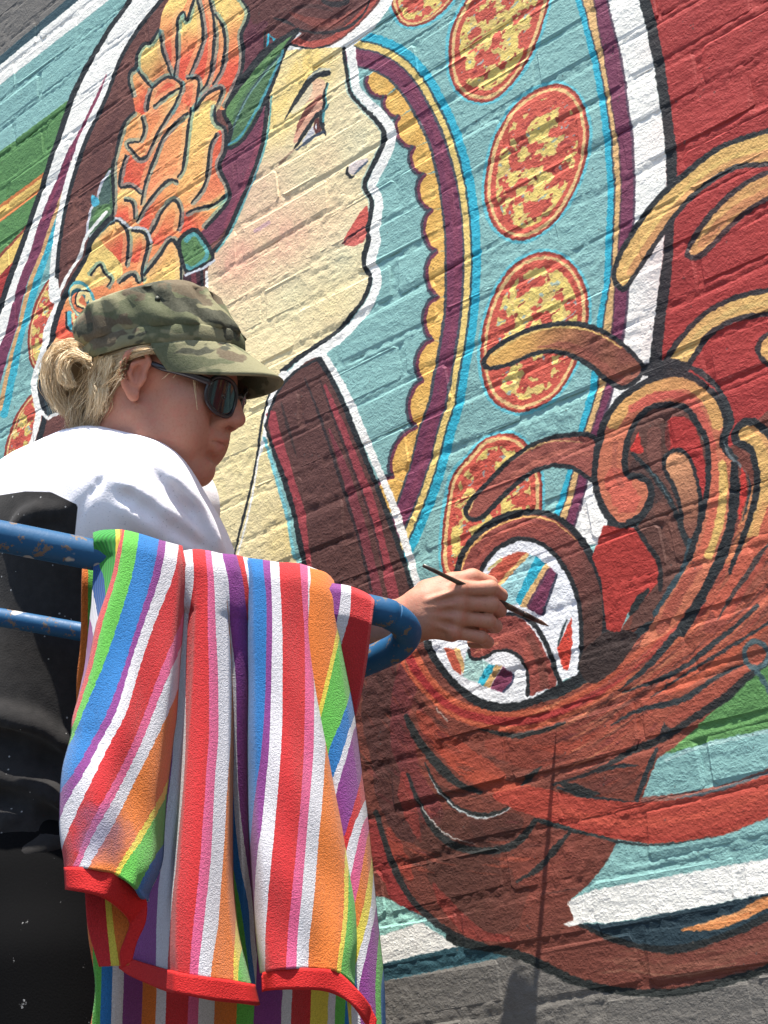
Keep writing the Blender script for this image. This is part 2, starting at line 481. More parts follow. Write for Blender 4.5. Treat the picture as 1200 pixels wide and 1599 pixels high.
stroke((150, 196, 196), 5, PROF[2:14], off=3, alpha=0.55, within=MF)
stroke(INK, 7.5, PROF, taper=(0.7, 0.9), off=0)
stroke(WHITE, 12, PX((446, 582), (430, 606), (420, 638), (416, 676), (404, 712)), taper=(1, 0.3))
stroke(INK, 3.6, PX((430, 592), (416, 632), (408, 670), (400, 721), (385, 790), (365, 868), (350, 940)))
stroke(WHITE, 2.6, PX((404, 712), (391, 790), (371, 868), (356, 940)))
EY = K(420, 90, 6)
# lids, eye, brow
fill((226, 176, 146), EY((520, 215), (420, 205), (330, 340), (240, 470), (250, 480), (400, 400), (500, 350)), alpha=0.8)
fill((212, 204, 168), EY((400, 220), (330, 330), (210, 500), (250, 520), (330, 450), (400, 330)), alpha=0.75)
fill((222, 166, 136), EY((505, 400), (440, 430), (350, 540), (250, 700), (240, 800), (330, 720), (430, 570), (495, 500)))
stroke((142, 84, 68), 8, EY((500, 355), (440, 410), (350, 510), (290, 620), (255, 700)), taper=(0.9, 0.15))
fill((206, 202, 204), EY((412, 640), (428, 700), (370, 755), (310, 800), (330, 750)))
fill((96, 48, 44), EY((460, 560), (490, 590), (498, 650), (478, 700), (440, 715), (420, 670), (424, 600)))
fill((222, 222, 226), EY((440, 612), (450, 640), (442, 672), (432, 645)))
stroke(INK, 6, EY((495, 505), (430, 560), (370, 650), (300, 755), (235, 860)), taper=(1, 0.25))
stroke(INK, 7, EY((492, 510), (492, 580), (505, 660), (535, 730)), taper=(0.9, 0.3))
stroke((62, 74, 92), 5, EY((520, 690), (430, 730), (340, 800), (250, 865)), taper=(0.7, 0.3))
stroke((60, 150, 160), 4, EY((548, 240), (528, 340), (536, 440), (510, 520), (508, 600)), alpha=0.8)
stroke(INK, 3.6, EY((545, 230), (516, 345), (518, 430), (490, 520)), taper=(0.5, 0.8))
stroke((46, 96, 106), 4, EY((570, 425), (535, 480), (500, 500)), taper=(0.2, 0.9))
stroke(INK, 9, EY((570, 142), (520, 150), (450, 165), (375, 220), (300, 330), (225, 450), (150, 585)), taper=(0.85, 0.12))
stroke((196, 200, 190), 5, EY((575, 112), (510, 108), (430, 140), (360, 200)), taper=(0.6, 0.3), alpha=0.7)
stroke((148, 110, 96), 3, EY((235, 860), (150, 940), (60, 1030)), taper=(0.8, 0.1), alpha=0.6)
# nostril
fill((212, 196, 200), EY((760, 1000), (830, 960), (930, 950), (880, 1010), (800, 1090), (750, 1080)), alpha=0.8)
stroke(INK, 5, EY((738, 1025), (733, 1080), (765, 1122), (800, 1105)), taper=(0.6, 0.4))
stroke((70, 88, 108), 3.5, EY((800, 1090), (860, 1030), (930, 965)), taper=(0.5, 0.5))
# mouth
LI = K(300, 250, 3.75)
fill((200, 86, 74), LI((1022, 268), (985, 305), (930, 390), (885, 480), (940, 440), (1010, 392), (1030, 340)))
fill((214, 108, 96), LI((890, 488), (950, 440), (1010, 396), (1020, 440), (1000, 480), (950, 500), (915, 500)))
stroke((92, 34, 40), 4, LI((875, 492), (930, 445), (1012, 390)), taper=(0.5, 0.6))
stroke((190, 150, 160), 6, LI((370, 420), (455, 365)), alpha=0.7)

# --- purple lock and leaves beside the face
fill((122, 58, 80), PX((415, 155), (352, 240), (345, 300), (312, 362), (320, 382), (346, 366), (382, 296), (404, 240), (418, 190)))
fill((150, 66, 84), PX((412, 190), (398, 230), (378, 290), (350, 350), (362, 350), (392, 296), (410, 240)), alpha=0.5)
stroke(INK, 6, PX((419, 150), (410, 225), (385, 296), (352, 368), (334, 394)))
stroke((80, 165, 170), 3, PX((424, 150), (415, 225), (390, 296), (357, 368), (339, 394)), alpha=0.8)
A2 = K(0, 0, 2)
LEAF = A2((932, 92), (850, 150), (770, 240), (700, 340), (722, 400), (712, 462), (765, 430), (822, 330), (862, 230), (892, 150))
stroke((205, 205, 205), 4, LEAF[:4], off=-7)
fill((92, 132, 78), LEAF)
fill((66, 100, 70), A2((890, 150), (810, 230), (740, 330), (725, 400), (712, 462), (765, 430), (822, 330), (862, 230)), alpha=0.55)
stroke((58, 84, 84), 4, A2((890, 150), (800, 260), (740, 370), (720, 440)), taper=(0.3, 0.6))
stroke((130, 170, 160), 2.5, A2((880, 170), (790, 280), (735, 380)), alpha=0.7)
outline(INK, 6, LEAF); stroke((70, 150, 165), 4, A2((892, 160), (860, 240), (818, 330), (760, 428), (716, 460)), off=4, alpha=0.9)
stroke(INK, 10, A2((930, 95), (850, 142), (770, 230), (700, 335)), taper=(0.2, 0.8))
F2 = K(80, 160, 3.75); F1 = K(180, 0, 5); F3 = K(0, 340, 3.3333)
LF2 = F2((352, 378), (292, 480), (270, 570), (232, 640), (214, 792), (352, 680), (366, 540))
fill((76, 108, 76), LF2); fill((70, 92, 98), F2((330, 420), (290, 500), (290, 600), (330, 620), (350, 520)), alpha=0.6)
fill((88, 128, 70), F2((300, 600), (250, 660), (260, 720), (330, 660), (345, 600)), alpha=0.8)
stroke((190, 190, 196), 4, F2((345, 400), (292, 480), (268, 570), (230, 640), (210, 800)))
fill((70, 165, 190), F2((240, 540), (285, 580), (262, 610), (238, 600)))

# --- flowers
FLW = [(268, -6), (254, 20), (249, 46), (236, 66), (224, 69), (214, 86), (213, 104), (203, 114), (202, 130), (208, 152), (211, 175), (197, 189), (187, 213), (181, 240), (176, 261), (177, 304), (175, 336), (144, 371), (133, 397), (111, 436), (92, 475), (84, 512), (78, 545), (90, 570), (160, 560), (300, 520), (290, 440), (288, 400), (296, 372), (320, 357), (355, 317), (357, 293), (343, 261), (352, 235), (352, 203), (337, 189), (340, 172), (352, 168), (370, 130), (378, 108), (380, 80), (377, 54), (386, 34), (388, 16), (372, -8), (320, -60)]
outline((206, 206, 210), 5, FLW, off=-5)
MFl = mask_of(FLW)
fill((238, 142, 86), FLW)
YL = (240, 204, 116); OR = (226, 88, 60); PK = (238, 140, 92); DK = (182, 106, 62); LO = (240, 164, 96)
def pt(p0, p1, c0, c1, pts):
    paint(to_cv(crom(pts, True, 6)), c0, grad=(p0, p1, c1), within=MFl)
for kk_, a0, a1, c0, c1, pts in (
    (F1, (430, 40), (420, 420), YL, OR, ((440, -20), (360, 110), (345, 230), (370, 400), (440, 590), (470, 600), (485, 300), (495, 140), (540, 60), (560, -20))),
    (F1, (600, 180), (560, 480), YL, OR, ((545, 100), (500, 150), (490, 350), (480, 610), (560, 610), (660, 400), (690, 260), (670, 120), (640, -10), (610, 20), (565, 160))),
    (F1, (690, 60), (650, 480), PK, OR, ((640, -20), (690, 260), (660, 400), (580, 600), (650, 620), (700, 650), (760, 470), (775, 250), (735, -20))),
    (F1, (820, 180), (760, 560), LO, OR, ((780, 110), (770, 300), (760, 470), (700, 660), (760, 660), (820, 560), (860, 350), (830, 190))),
    (F1, (940, 60), (820, 560), YL, OR, ((760, -20), (960, -20), (1040, 80), (1030, 170), (985, 270), (1000, 400), (980, 550), (900, 720), (830, 700), (650, 760), (760, 660), (850, 430), (860, 300), (800, 100))),
    (F1, (240, 420), (330, 620), YL, DK, ((340, 250), (280, 330), (220, 345), (170, 430), (170, 530), (230, 620), (290, 690), (430, 600), (370, 400))),
    (F1, (150, 600), (240, 800), LO, OR, ((165, 540), (115, 570), (110, 650), (140, 760), (170, 880), (250, 870), (290, 700))),
    (F1, (420, 640), (300, 800), OR, PK, ((290, 700), (370, 622), (500, 640), (520, 690), (400, 750), (300, 830), (260, 860))),
    (F1, (480, 720), (320, 880), YL, PK, ((500, 700), (300, 840), (260, 900), (440, 890), (510, 740))),
    (F1, (600, 640), (570, 860), PK, OR, ((560, 620), (650, 620), (640, 760), (600, 880), (560, 900), (520, 800))),
    (F2, (880, 60), (820, 600), YL, LO, ((820, 30), (960, -10), (965, 110), (1000, 160), (935, 250), (915, 400), (890, 500), (800, 600), (740, 540), (745, 460), (780, 380), (800, 200))),
    (F2, (990, 220), (900, 560), OR, PK, ((970, 180), (1010, 170), (1020, 280), (985, 380), (1040, 500), (1030, 540), (830, 600), (900, 500), (930, 300))),
    (F2, (1000, 580), (800, 720), YL, OR, ((1040, 530), (1030, 600), (900, 740), (750, 760), (760, 650), (850, 620))),
    (F2, (780, 120), (580, 540), LO, PK, ((800, 60), (790, 260), (740, 440), (640, 500), (530, 600), (560, 430), (660, 200))),
    (F2, (700, 60), (480, 480), PK, OR, ((730, 10), (640, 150), (520, 330), (440, 310), (410, 490), (530, 540), (610, 320), (800, 50))),
    (F2, (450, 140), (380, 500), LO, PK, ((490, 60), (400, 200), (370, 350), (365, 540), (400, 490), (440, 310), (520, 230), (540, 100))),
    (F2, (450, 520), (420, 660), YL, OR, ((380, 560), (430, 500), (530, 540), (520, 600), (480, 690), (360, 680))),
    (F2, (700, 500), (540, 680), LO, OR, ((745, 465), (700, 452), (640, 500), (520, 700), (600, 740), (650, 640), (720, 572))),
    (F2, (720, 600), (600, 800), LO, OR, ((720, 572), (650, 640), (570, 800), (640, 830), (740, 750), (758, 640))),
    (F2, (330, 740), (340, 890), YL, OR, ((240, 800), (380, 690), (450, 740), (455, 920), (200, 960))),
    (F2, (500, 760), (500, 900), YL, OR, ((465, 750), (540, 745), (560, 820), (540, 920), (460, 920))),
    (F3, (860, 160), (860, 340), LO, YL, ((895, 120), (830, 200), (750, 310), (780, 380), (940, 380), (940, 200))),
    (F3, (420, 320), (360, 560), YL, OR, ((480, 110), (370, 320), (300, 450), (260, 600), (400, 620), (440, 400), (600, 330), (640, 260), (560, 160)))):
    pt(kk_(a0)[0], kk_(a1)[0], c0, c1, kk_(*pts))
def petal(lines, w=4.6):
    for l in lines:
        stroke((238, 190, 128), w + 5, l, off=3.5, alpha=0.45, within=MFl)
        stroke((96, 160, 160), w + 3, l, off=-2.5, alpha=0.55, within=MFl)
    for l in lines:
        stroke(INK, w, l, taper=(0.85, 0.55))
petal([F1((535, 90), (492, 150), (485, 300), (480, 450), (462, 600)), F1((620, -10), (600, 50), (562, 160), (545, 100)),
       F1((640, -10), (672, 120), (688, 270), (660, 400), (580, 590)), F1((735, -10), (770, 150), (775, 300), (760, 470), (720, 640), (660, 720)),
       F1((780, 110), (832, 190), (858, 300), (850, 430), (820, 560), (760, 660)), F1((350, 240), (372, 400), (440, 590)),
       F1((170, 540), (230, 620), (290, 690)), F1((290, 690), (370, 622), (430, 604), (500, 640), (520, 680)),
       F1((560, 615), (640, 615), (650, 700), (620, 860)), F1((610, 870), (720, 735), (830, 690), (800, 800), (760, 900)),
       F1((500, 690), (400, 750), (300, 830)), F1((250, 870), (262, 780), (290, 700)), F1((520, 640), (510, 720), (440, 880))])
petal([F2((820, 30), (802, 150), (790, 260), (770, 390), (740, 440)), F2((730, 10), (640, 150), (600, 235), (560, 310), (520, 330), (480, 285), (450, 240), (520, 230)),
       F2((800, 60), (740, 110), (660, 200), (610, 320), (560, 440), (540, 530), (530, 600)), F2((745, 465), (700, 452), (640, 500), (560, 600), (500, 700)),
       F2((440, 310), (410, 400), (402, 492), (470, 492), (530, 540)), F2((560, 800), (600, 740), (650, 640), (720, 572), (758, 640), (740, 750)),
       F2((530, 80), (545, 160), (520, 230)), F2((970, 180), (932, 260), (915, 400), (890, 500), (820, 590)), F2((1040, 530), (960, 592), (850, 622), (790, 650)),
       F2((430, 570), (480, 592), (490, 680))])
petal([F3((480, 110), (600, 18), (658, 60), (670, 130), (655, 250)), F3((690, 66), (752, 80), (770, 140), (742, 260), (740, 330)), F3((750, 300), (830, 200), (895, 115), (940, 200), (945, 360)),
       F3((620, 340), (690, 295), (720, 340))], 5.5)
stroke((205, 205, 208), 4, F3((470, 100), (600, 6), (680, 50), (760, 60), (790, 130)), alpha=0.9)
petal([FLW[2:10]], 5.5); petal([FLW[10:18]], 5); petal([[(352, 168), (370, 130), (378, 108), (380, 80), (377, 54), (386, 34), (388, 16), (372, -8)]], 5.5)
petal([[(320, 357), (355, 317), (357, 293), (343, 261), (352, 235), (352, 203), (337, 189), (336, 165)]], 6)
stroke(INK, 8, [(175, 338), (144, 373), (134, 400), (112, 438), (94, 477), (84, 514), (76, 550), (66, 590)], off=-1)
stroke(WHITE, 5, [(170, 332), (138, 370), (128, 398), (106, 434), (88, 472)], off=2)
for rr, c_ in ((1.45, (88, 172, 180)), (1.25, (232, 214, 150)), (1.0, (50, 110, 120)), (0.78, (224, 120, 76))):
    fill(c_, [(F3((428, 430))[0][0] - 7 * (1.45 - rr) + 12 * rr * math.cos(t) + 9 * rr * math.sin(t), F3((428, 430))[0][1] + 5 * (1.45 - rr) + 20 * rr * math.sin(t) - 7 * rr * math.cos(t)) for t in np.linspace(0, 2 * math.pi, 12, endpoint=False)])
stroke((232, 206, 140), 5, F3((440, 470), (405, 440), (420, 395), (455, 400), (450, 435))); stroke(INK, 2.5, F3((455, 480), (395, 450), (410, 380), (470, 385)))
stroke((80, 175, 190), 7, F3((360, 490), (370, 570), (430, 600), (480, 590))); stroke(INK, 3, F3((345, 490), (352, 575), (390, 590)))
stroke((232, 214, 150), 5, F3((380, 500), (395, 550), (440, 570)))
petal([F3((470, 300), (520, 245), (545, 290), (580, 320), (560, 360))], 4)
# green bud and the dark lock under it
fill((70, 36, 44), F3((955, 300), (1060, 270), (1062, 420), (955, 420)), sm=False)
stroke((130, 56, 66), 8, F3((1010, 290), (1015, 420)), sm=False, alpha=0.8); stroke(INK, 5, F3((1052, 270), (1055, 430)), sm=False)
stroke(WHITE, 5, F3((1078, 280), (1076, 340), (1072, 430)))
BUD = F3((940, 110), (1010, 62), (1060, 110), (1112, 205), (1060, 250), (985, 285), (955, 240), (935, 170))
fill((88, 128, 76), BUD); stroke((84, 165, 180), 7, F3((965, 120), (1010, 85), (1060, 140), (1080, 200), (1010, 265), (965, 250)), alpha=0.8); glow((84, 124, 72), F3((1020, 180))[0], 14, 0.8)
outline(INK, 6, BUD); stroke((200, 204, 210), 4, F3((965, 300), (1050, 268), (1120, 222)))

# --- hanging lock right of the neck
ST = K(280, 480, 3.158)
LOCK = ST((690, 250), (560, 328), (470, 450), (428, 590), (480, 720), (540, 900), (590, 1100), (620, 1250), (650, 1500), (700, 1900), (1200, 1900), (1170, 1500), (1090, 1200), (1000, 950), (900, 700), (790, 430))
stroke(WHITE, 12, ST((690, 225), (810, 420), (925, 690), (1030, 940), (1115, 1190), (1180, 1420)), off=-3)
stroke((120, 190, 196), 5, ST((420, 640), (475, 830), (530, 1020), (570, 1240)), off=0)
fill((90, 54, 48), LOCK)
stroke((160, 60, 68), 18, ST((455, 520), (500, 720), (560, 900), (610, 1100), (640, 1300)), taper=(0.9, 0.5), alpha=0.9)
stroke((150, 58, 66), 16, ST((720, 380), (800, 580), (890, 820), (960, 1020), (1030, 1290), (1080, 1500)), taper=(0.3, 1), alpha=0.95, off=1)
stroke((128, 50, 62), 18, ST((740, 600), (830, 850), (890, 1080), (950, 1300), (990, 1500)), taper=(0.2, 1), alpha=0.8)
stroke((40, 32, 34), 5, ST((620, 350), (690, 530), (760, 740), (830, 960), (900, 1200), (950, 1400)), taper=(0.4, 0.8), alpha=0.85)
stroke((46, 34, 36), 4, ST((690, 350), (760, 540), (850, 780), (940, 1030), (1010, 1290)), taper=(0.3, 0.8), alpha=0.8)
stroke((52, 38, 36), 5, ST((505, 470), (540, 600), (580, 740)), taper=(0.4, 0.2), alpha=0.8)
stroke(INK, 8, ST((690, 250), (790, 430), (900, 700), (1000, 950), (1090, 1200), (1170, 1450)))
stroke(INK, 8, ST((425, 580), (470, 720), (535, 900), (585, 1100), (620, 1280)), taper=(0.3, 1))
stroke(INK, 4, ST((690, 250), (560, 328), (470, 450), (428, 590)))

# --- lower plume: the big red-brown mass and what lies round it
Q = K(880, 940, 3.75); G = K(880, 640, 3.75); U = K(600, 1080, 3); W7 = K(640, 780, 3.75); W8 = K(900, 500, 4)
fill((88, 138, 76), Q((540, 900), (600, 820), (1060, 430), (1300, 240), (1600, 100), (1600, 700), (1200, 745), (900, 806), (700, 868)), sm=False)
fill(TEAL, PX((990, 1260), (1027, 1180), (1067, 1171), (1120, 1155), (1200, 1139), (1400, 1100), (1400, 1320), (1000, 1420), (880, 1420), (940, 1320)), sm=False)
stroke((176, 206, 200), 6, Q((600, 930), (800, 850), (1200, 755)), alpha=0.7); stroke((92, 130, 132), 5, Q((660, 950), (900, 900), (1200, 820)), alpha=0.6, taper=(0.3, 0.3))
fill((150, 200, 186), PX((560, 1390), (604, 1402), (662, 1438), (600, 1460), (540, 1460)), sm=False)
fill(WHITE, PX((520, 1480), (600, 1460), (658, 1440), (716, 1478), (600, 1505), (520, 1520)), sm=False)
fill(GREY, PX((300, 1560), (600, 1530), (700, 1508), (800, 1490), (905, 1535), (1060, 1552), (1200, 1515), (1500, 1450), (1500, 2000), (300, 2000)), sm=False)
fill((46, 84, 94), PX((400, 1545), (600, 1504), (715, 1478), (800, 1492), (700, 1512), (600, 1532), (400, 1572)), sm=False)
fill(WHITE, PX((886, 1408), (925, 1390), (1035, 1370), (1200, 1340), (1450, 1290), (1450, 1350), (1200, 1395), (1050, 1424), (950, 1442), (905, 1440)), sm=False)
MASS = PX((330, 1010), (640, 1000), (672, 1010), (702, 1062), (760, 1098), (820, 1100), (880, 1080), (940, 1030), (985, 960), (1030, 880), (1080, 800), (1140, 700), (1200, 640), (1420, 560), (1420, 880), (1200, 1035), (1160, 1068), (1055, 1166), (1027, 1185), (1000, 1252), (965, 1310), (945, 1350), (918, 1382), (888, 1408), (905, 1440), (960, 1470), (1060, 1482), (1200, 1432), (1420, 1370), (1420, 1450), (1200, 1512), (1060, 1548), (975, 1546), (900, 1530), (812, 1492), (725, 1474), (665, 1434), (600, 1400), (330, 1400))
fill((116, 60, 47), MASS, sm=False)
MM = mask_of(MASS, False)
def ms(c, w, p, **kw): stroke(c, w, p, within=MM, **kw)
# left wall of the bowl: dark maroon, then red
ms((78, 44, 40), 60, PX((585, 1030), (595, 1100), (610, 1200), (640, 1300)), alpha=0.8)
ms((112, 46, 50), 34, PX((640, 1040), (625, 1120), (640, 1200), (680, 1280)), alpha=0.75)
ms((150, 48, 46), 30, U((-60, 620), (0, 800), (60, 920), (130, 1040)), alpha=0.9)
ms((176, 66, 48), 26, U((20, 640), (70, 780), (130, 880)), alpha=0.6, taper=(0.3, 0.3))
ms((158, 56, 48), 22, U((90, 380), (110, 520), (170, 700)), alpha=0.6, taper=(0.4, 0.3))
ms((160, 66, 46), 34, U((160, 100), (260, 230), (420, 330), (560, 400)), alpha=0.85, taper=(0.4, 0.4))
ms((176, 74, 50), 26, U((270, 280), (400, 380), (540, 440), (700, 470)), alpha=0.9, taper=(0.4, 0.6))
ms((132, 56, 42), 50, U((480, 240), (640, 290), (820, 250), (1000, 180)), alpha=0.75, taper=(0.3, 0.3))
ms((178, 72, 50), 20, U((700, 260), (880, 260), (1080, 180), (1240, 90)), alpha=0.5, taper=(0.3, 0.3))
ms((74, 46, 38), 110, U((300, 640), (420, 900), (560, 1040)), alpha=0.55)
ms((150, 52, 44), 22, U((230, 900), (300, 1010), (430, 1130), (600, 1160)), alpha=0.6, taper=(0.2, 0.3))
ms((80, 46, 38), 60, U((420, 620), (520, 650), (640, 600)), alpha=0.7, taper=(0.4, 0.3))
# rim of the bowl: orange, red, orange
RIM = E2((60, 420), (120, 520), (200, 600), (300, 640), (430, 650), (560, 615), (690, 545), (840, 430), (980, 310), (1080, 180), (1160, 30))
ms((186, 84, 54), 30, RIM); ms((164, 42, 44), 12, RIM, off=1); ms((206, 112, 76), 5, RIM, off=11, alpha=0.7, taper=(0.2, 0.5)); ms((200, 104, 70), 5, RIM[:7], off=-12, alpha=0.7)
# sweep up to the right
for w_, c_, p_, a_ in ((46, (168, 78, 58), G((850, 1150), (980, 950), (1100, 700), (1190, 420)), 0.9), (24, (204, 140, 84), G((960, 900), (1060, 700), (1140, 480), (1180, 260)), 0.8),
                       (40, (176, 80, 60), Q((200, 700), (500, 520), (800, 330), (1050, 120), (1200, -60)), 0.7), (22, (190, 84, 56), Q((480, 600), (700, 470), (900, 350), (1200, 130)), 0.9),
                       (40, (126, 56, 46), Q((0, 780), (300, 660), (600, 560)), 0.7), (44, (150, 74, 58), Q((60, 900), (300, 800), (560, 700), (800, 560)), 0.7), (26, (92, 50, 42), Q((100, 1080), (300, 1060), (450, 1000)), 0.8),
                       (30, (150, 66, 52), Q((620, 690), (800, 590), (960, 480), (1180, 330)), 0.7)):
    ms(c_, w_, p_, alpha=a_, taper=(0.3, 0.5))
for c_, p_, r0, a_ in (((196, 104, 74), (1130, 930), 60, 0.40), ((190, 92, 62), (1060, 1040), 50, 0.36), ((182, 86, 60), (960, 1110), 50, 0.28), ((196, 100, 66), (1170, 1010), 40, 0.36), ((170, 78, 56), (1000, 1190), 36, 0.25), ((172, 82, 60), (800, 1160), 46, 0.28), ((166, 70, 52), (700, 1150), 40, 0.25), ((160, 74, 58), (850, 1360), 40, 0.35)):
    glow(c_, p_, r0, a_, within=MM, asp=2.0, rot=-0.5)
for i in range(230):      # dry-brush streaks that follow the sweep up to the right
    t0 = RNG.uniform(0, 1); x_ = 860 + 300 * t0 + RNG.uniform(-40, 30); y_ = 1150 - 250 * t0 + RNG.uniform(-70, 90)
    L_ = RNG.uniform(35, 130); sl = 0.50 + 0.55 * t0
    ms([(190, 96, 68), (134, 58, 46), (84, 46, 40), (168, 74, 54), (206, 132, 92), (104, 52, 44)][i % 6], RNG.uniform(1.2, 4.5), [(x_, y_), (x_ + L_ * 0.5, y_ - L_ * 0.44 * sl), (x_ + L_, y_ - L_ * sl)], taper=(0.1, 0.1), alpha=RNG.uniform(0.3, 0.7))
for i in range(240):      # and the ones that run round the bowl
    a0 = RNG.uniform(0.55, 2.75); rr = RNG.uniform(175, 430); da = RNG.uniform(0.06, 0.22)
    c0 = (805, 985)
    q_ = [(c0[0] + rr * 1.02 * math.cos(a0 + da * k), c0[1] + rr * 0.98 * math.sin(a0 + da * k)) for k in (0, 0.5, 1)]
    if q_[0][0] > 930 and q_[0][1] > 1225: continue
    ms([(150, 70, 52), (92, 48, 40), (66, 40, 35), (170, 80, 58), (128, 60, 46), (112, 44, 46)][i % 6], RNG.uniform(1.5, 7), q_, taper=(0.1, 0.1), alpha=RNG.uniform(0.25, 0.6))
for i in range(40):
    x_ = RNG.uniform(920, 1200); y_ = RNG.uniform(1484, 1530); L_ = RNG.uniform(20, 60)
    ms([(130, 80, 62), (92, 52, 42), (150, 104, 82)][i % 3], RNG.uniform(1.2, 4), [(x_, y_), (x_ + L_ / 2, y_ - L_ * 0.06), (x_ + L_, y_ - L_ * 0.16)], taper=(0.1, 0.1), alpha=0.45)
# ink lines of the sweep
TI = (38, 50, 54)
for w_, p_, tp in ((13, Q((-120, 570), (0, 525), (150, 435), (350, 262), (500, 120), (610, -20)), (0.6, 0.8)), (11, Q((320, 520), (470, 400), (600, 262), (720, 110), (820, -20)), (0.15, 1)), (8, Q((340, 530), (520, 470), (680, 398), (850, 270), (1000, 150), (1140, 20)), (0.4, 0.8)),
                   (5, Q((510, 560), (700, 430), (900, 310), (1100, 190), (1300, 60)), (0.3, 0.8)), (9, Q((280, 720), (450, 632), (700, 570), (900, 440), (1050, 365)), (0.2, 0.4)), (12, Q((-60, 1070), (200, 985), (400, 872), (570, 802), (750, 690), (950, 560), (1070, 450), (1250, 310), (1420, 200)), (0.3, 1)),
                   (8, Q((552, 860), (490, 1000), (425, 1165)), (0.8, 0.7)), (7, Q((-40, 1085), (180, 1150), (420, 1172)), (0.5, 0.4)), (6, Q((200, 1000), (330, 960), (440, 960)), (0.2, 0.3))):
    stroke(TI if w_ != 12 else (32, 36, 38), w_, p_, taper=tp, alpha=0.93)
fill(TI, Q((500, 820), (560, 790), (640, 760), (600, 720), (590, 700), (570, 760)), alpha=0.8)
stroke((66, 94, 100), 8, [(Q((1130, 310))[0][0] + 19 * math.cos(t), Q((1130, 310))[0][1] + 21 * math.sin(t)) for t in np.linspace(0.6, 6.8, 14)], sm=False, alpha=0.9)
stroke((66, 94, 100), 8, Q((1130, 400), (1180, 470), (1230, 580)), taper=(0.9, 0.5), alpha=0.9)
# lower-left ink lines with thin white highlights
for w_, p_, tp in ((14, U((100, 110), (165, 235), (260, 350), (350, 430), (455, 475)), (0.6, 0.4)), (8, U((190, 330), (240, 430), (320, 530), (400, 568), (480, 580), (560, 555), (640, 505)), (0.3, 0.3)),
                   (12, U((110, 380), (165, 520), (230, 640), (330, 720), (430, 745), (560, 735), (650, 680), (720, 590), (760, 560)), (0.3, 0.5)), (10, U((-40, 560), (0, 690), (50, 830), (120, 960), (220, 1065), (350, 1150), (480, 1195)), (0.8, 1)),
                   (10, U((620, 890), (720, 830), (800, 740), (870, 655)), (0.3, 0.5)), (8, U((440, 175), (600, 205), (720, 190), (850, 145)), (0.2, 0.6)), (9, U((740, 350), (680, 400), (640, 440)), (0.2, 0.2)),
                   (12, U((700, 600), (800, 620), (920, 650), (1060, 680)), (0.3, 0.4)), (16, U((820, 420), (900, 460), (1010, 480)), (0.2, 0.2))):
    stroke((36, 42, 42), w_, p_, taper=tp, alpha=0.92)
stroke((206, 214, 214), 3, U((210, 385), (260, 470), (340, 548), (420, 585), (480, 592), (560, 566), (630, 515)), taper=(0.2, 0.3), alpha=0.9)
stroke((196, 200, 196), 2.4, U((150, 500), (220, 600), (300, 672), (430, 716)), taper=(0.2, 0.2), alpha=0.85)
stroke((196, 190, 180), 2.4, U((245, 80), (300, 140)), alpha=0.7)
# ribbon
RIB = PX((770, 1240), (840, 1230), (900, 1244), (1000, 1252), (1100, 1240), (1200, 1208), (1420, 1110), (1420, 1180), (1200, 1276), (1150, 1297), (1100, 1310), (1025, 1317), (975, 1312), (900, 1296), (850, 1280), (800, 1262))
fill((172, 66, 50), RIB)
MR = mask_of(RIB)
stroke((192, 82, 60), 12, PX((860, 1262), (960, 1284), (1080, 1276), (1200, 1238)), within=MR, alpha=0.6); stroke((160, 54, 42), 7, PX((860, 1278), (960, 1304), (1060, 1308), (1200, 1268)), within=MR, alpha=0.6)
stroke((150, 70, 56), 8, PX((1000, 1250), (1100, 1236), (1200, 1204), (1400, 1110)), alpha=0.8); stroke((70, 96, 104), 5, PX((1060, 1246), (1120, 1234), (1200, 1206)), taper=(0.2, 0.8), alpha=0.8)
stroke((48, 60, 60), 4, PX((850, 1282), (960, 1313), (1030, 1319), (1120, 1306)), taper=(0.8, 0.2))
# dark crescent with orange, tail outline
CRES = PX((890, 1440), (950, 1442), (1050, 1424), (1200, 1395), (1450, 1340), (1450, 1370), (1200, 1432), (1150, 1457), (1075, 1480), (1020, 1484), (950, 1466), (910, 1448))
fill((34, 56, 66), CRES); stroke((26, 32, 34), 12, PX((905, 1443), (955, 1466), (1025, 1482), (1080, 1478), (1150, 1455), (1220, 1425), (1400, 1375)), taper=(0.4, 0.8))
stroke((206, 132, 76), 17, PX((1065, 1452), (1110, 1446), (1160, 1428), (1215, 1402), (1400, 1352)), taper=(0.25, 0.9)); stroke((230, 160, 104), 6, PX((1090, 1444), (1150, 1428), (1200, 1405)), taper=(0.2, 0.2), alpha=0.8)
stroke((126, 74, 58), 12, PX((960, 1500), (1040, 1512), (1120, 1500), (1220, 1465), (1400, 1410)), alpha=0.8); stroke((150, 108, 84), 4, PX((980, 1515), (1060, 1524), (1150, 1505)), alpha=0.5)
stroke((30, 36, 34), 13, PX((700, 1462), (725, 1474), (812, 1492), (900, 1532), (975, 1548), (1060, 1549), (1150, 1528), (1220, 1506), (1420, 1448)))
fill(WHITE, PX((886, 1408), (905, 1426), (914, 1440), (890, 1448), (880, 1444), (896, 1436)), sm=False)

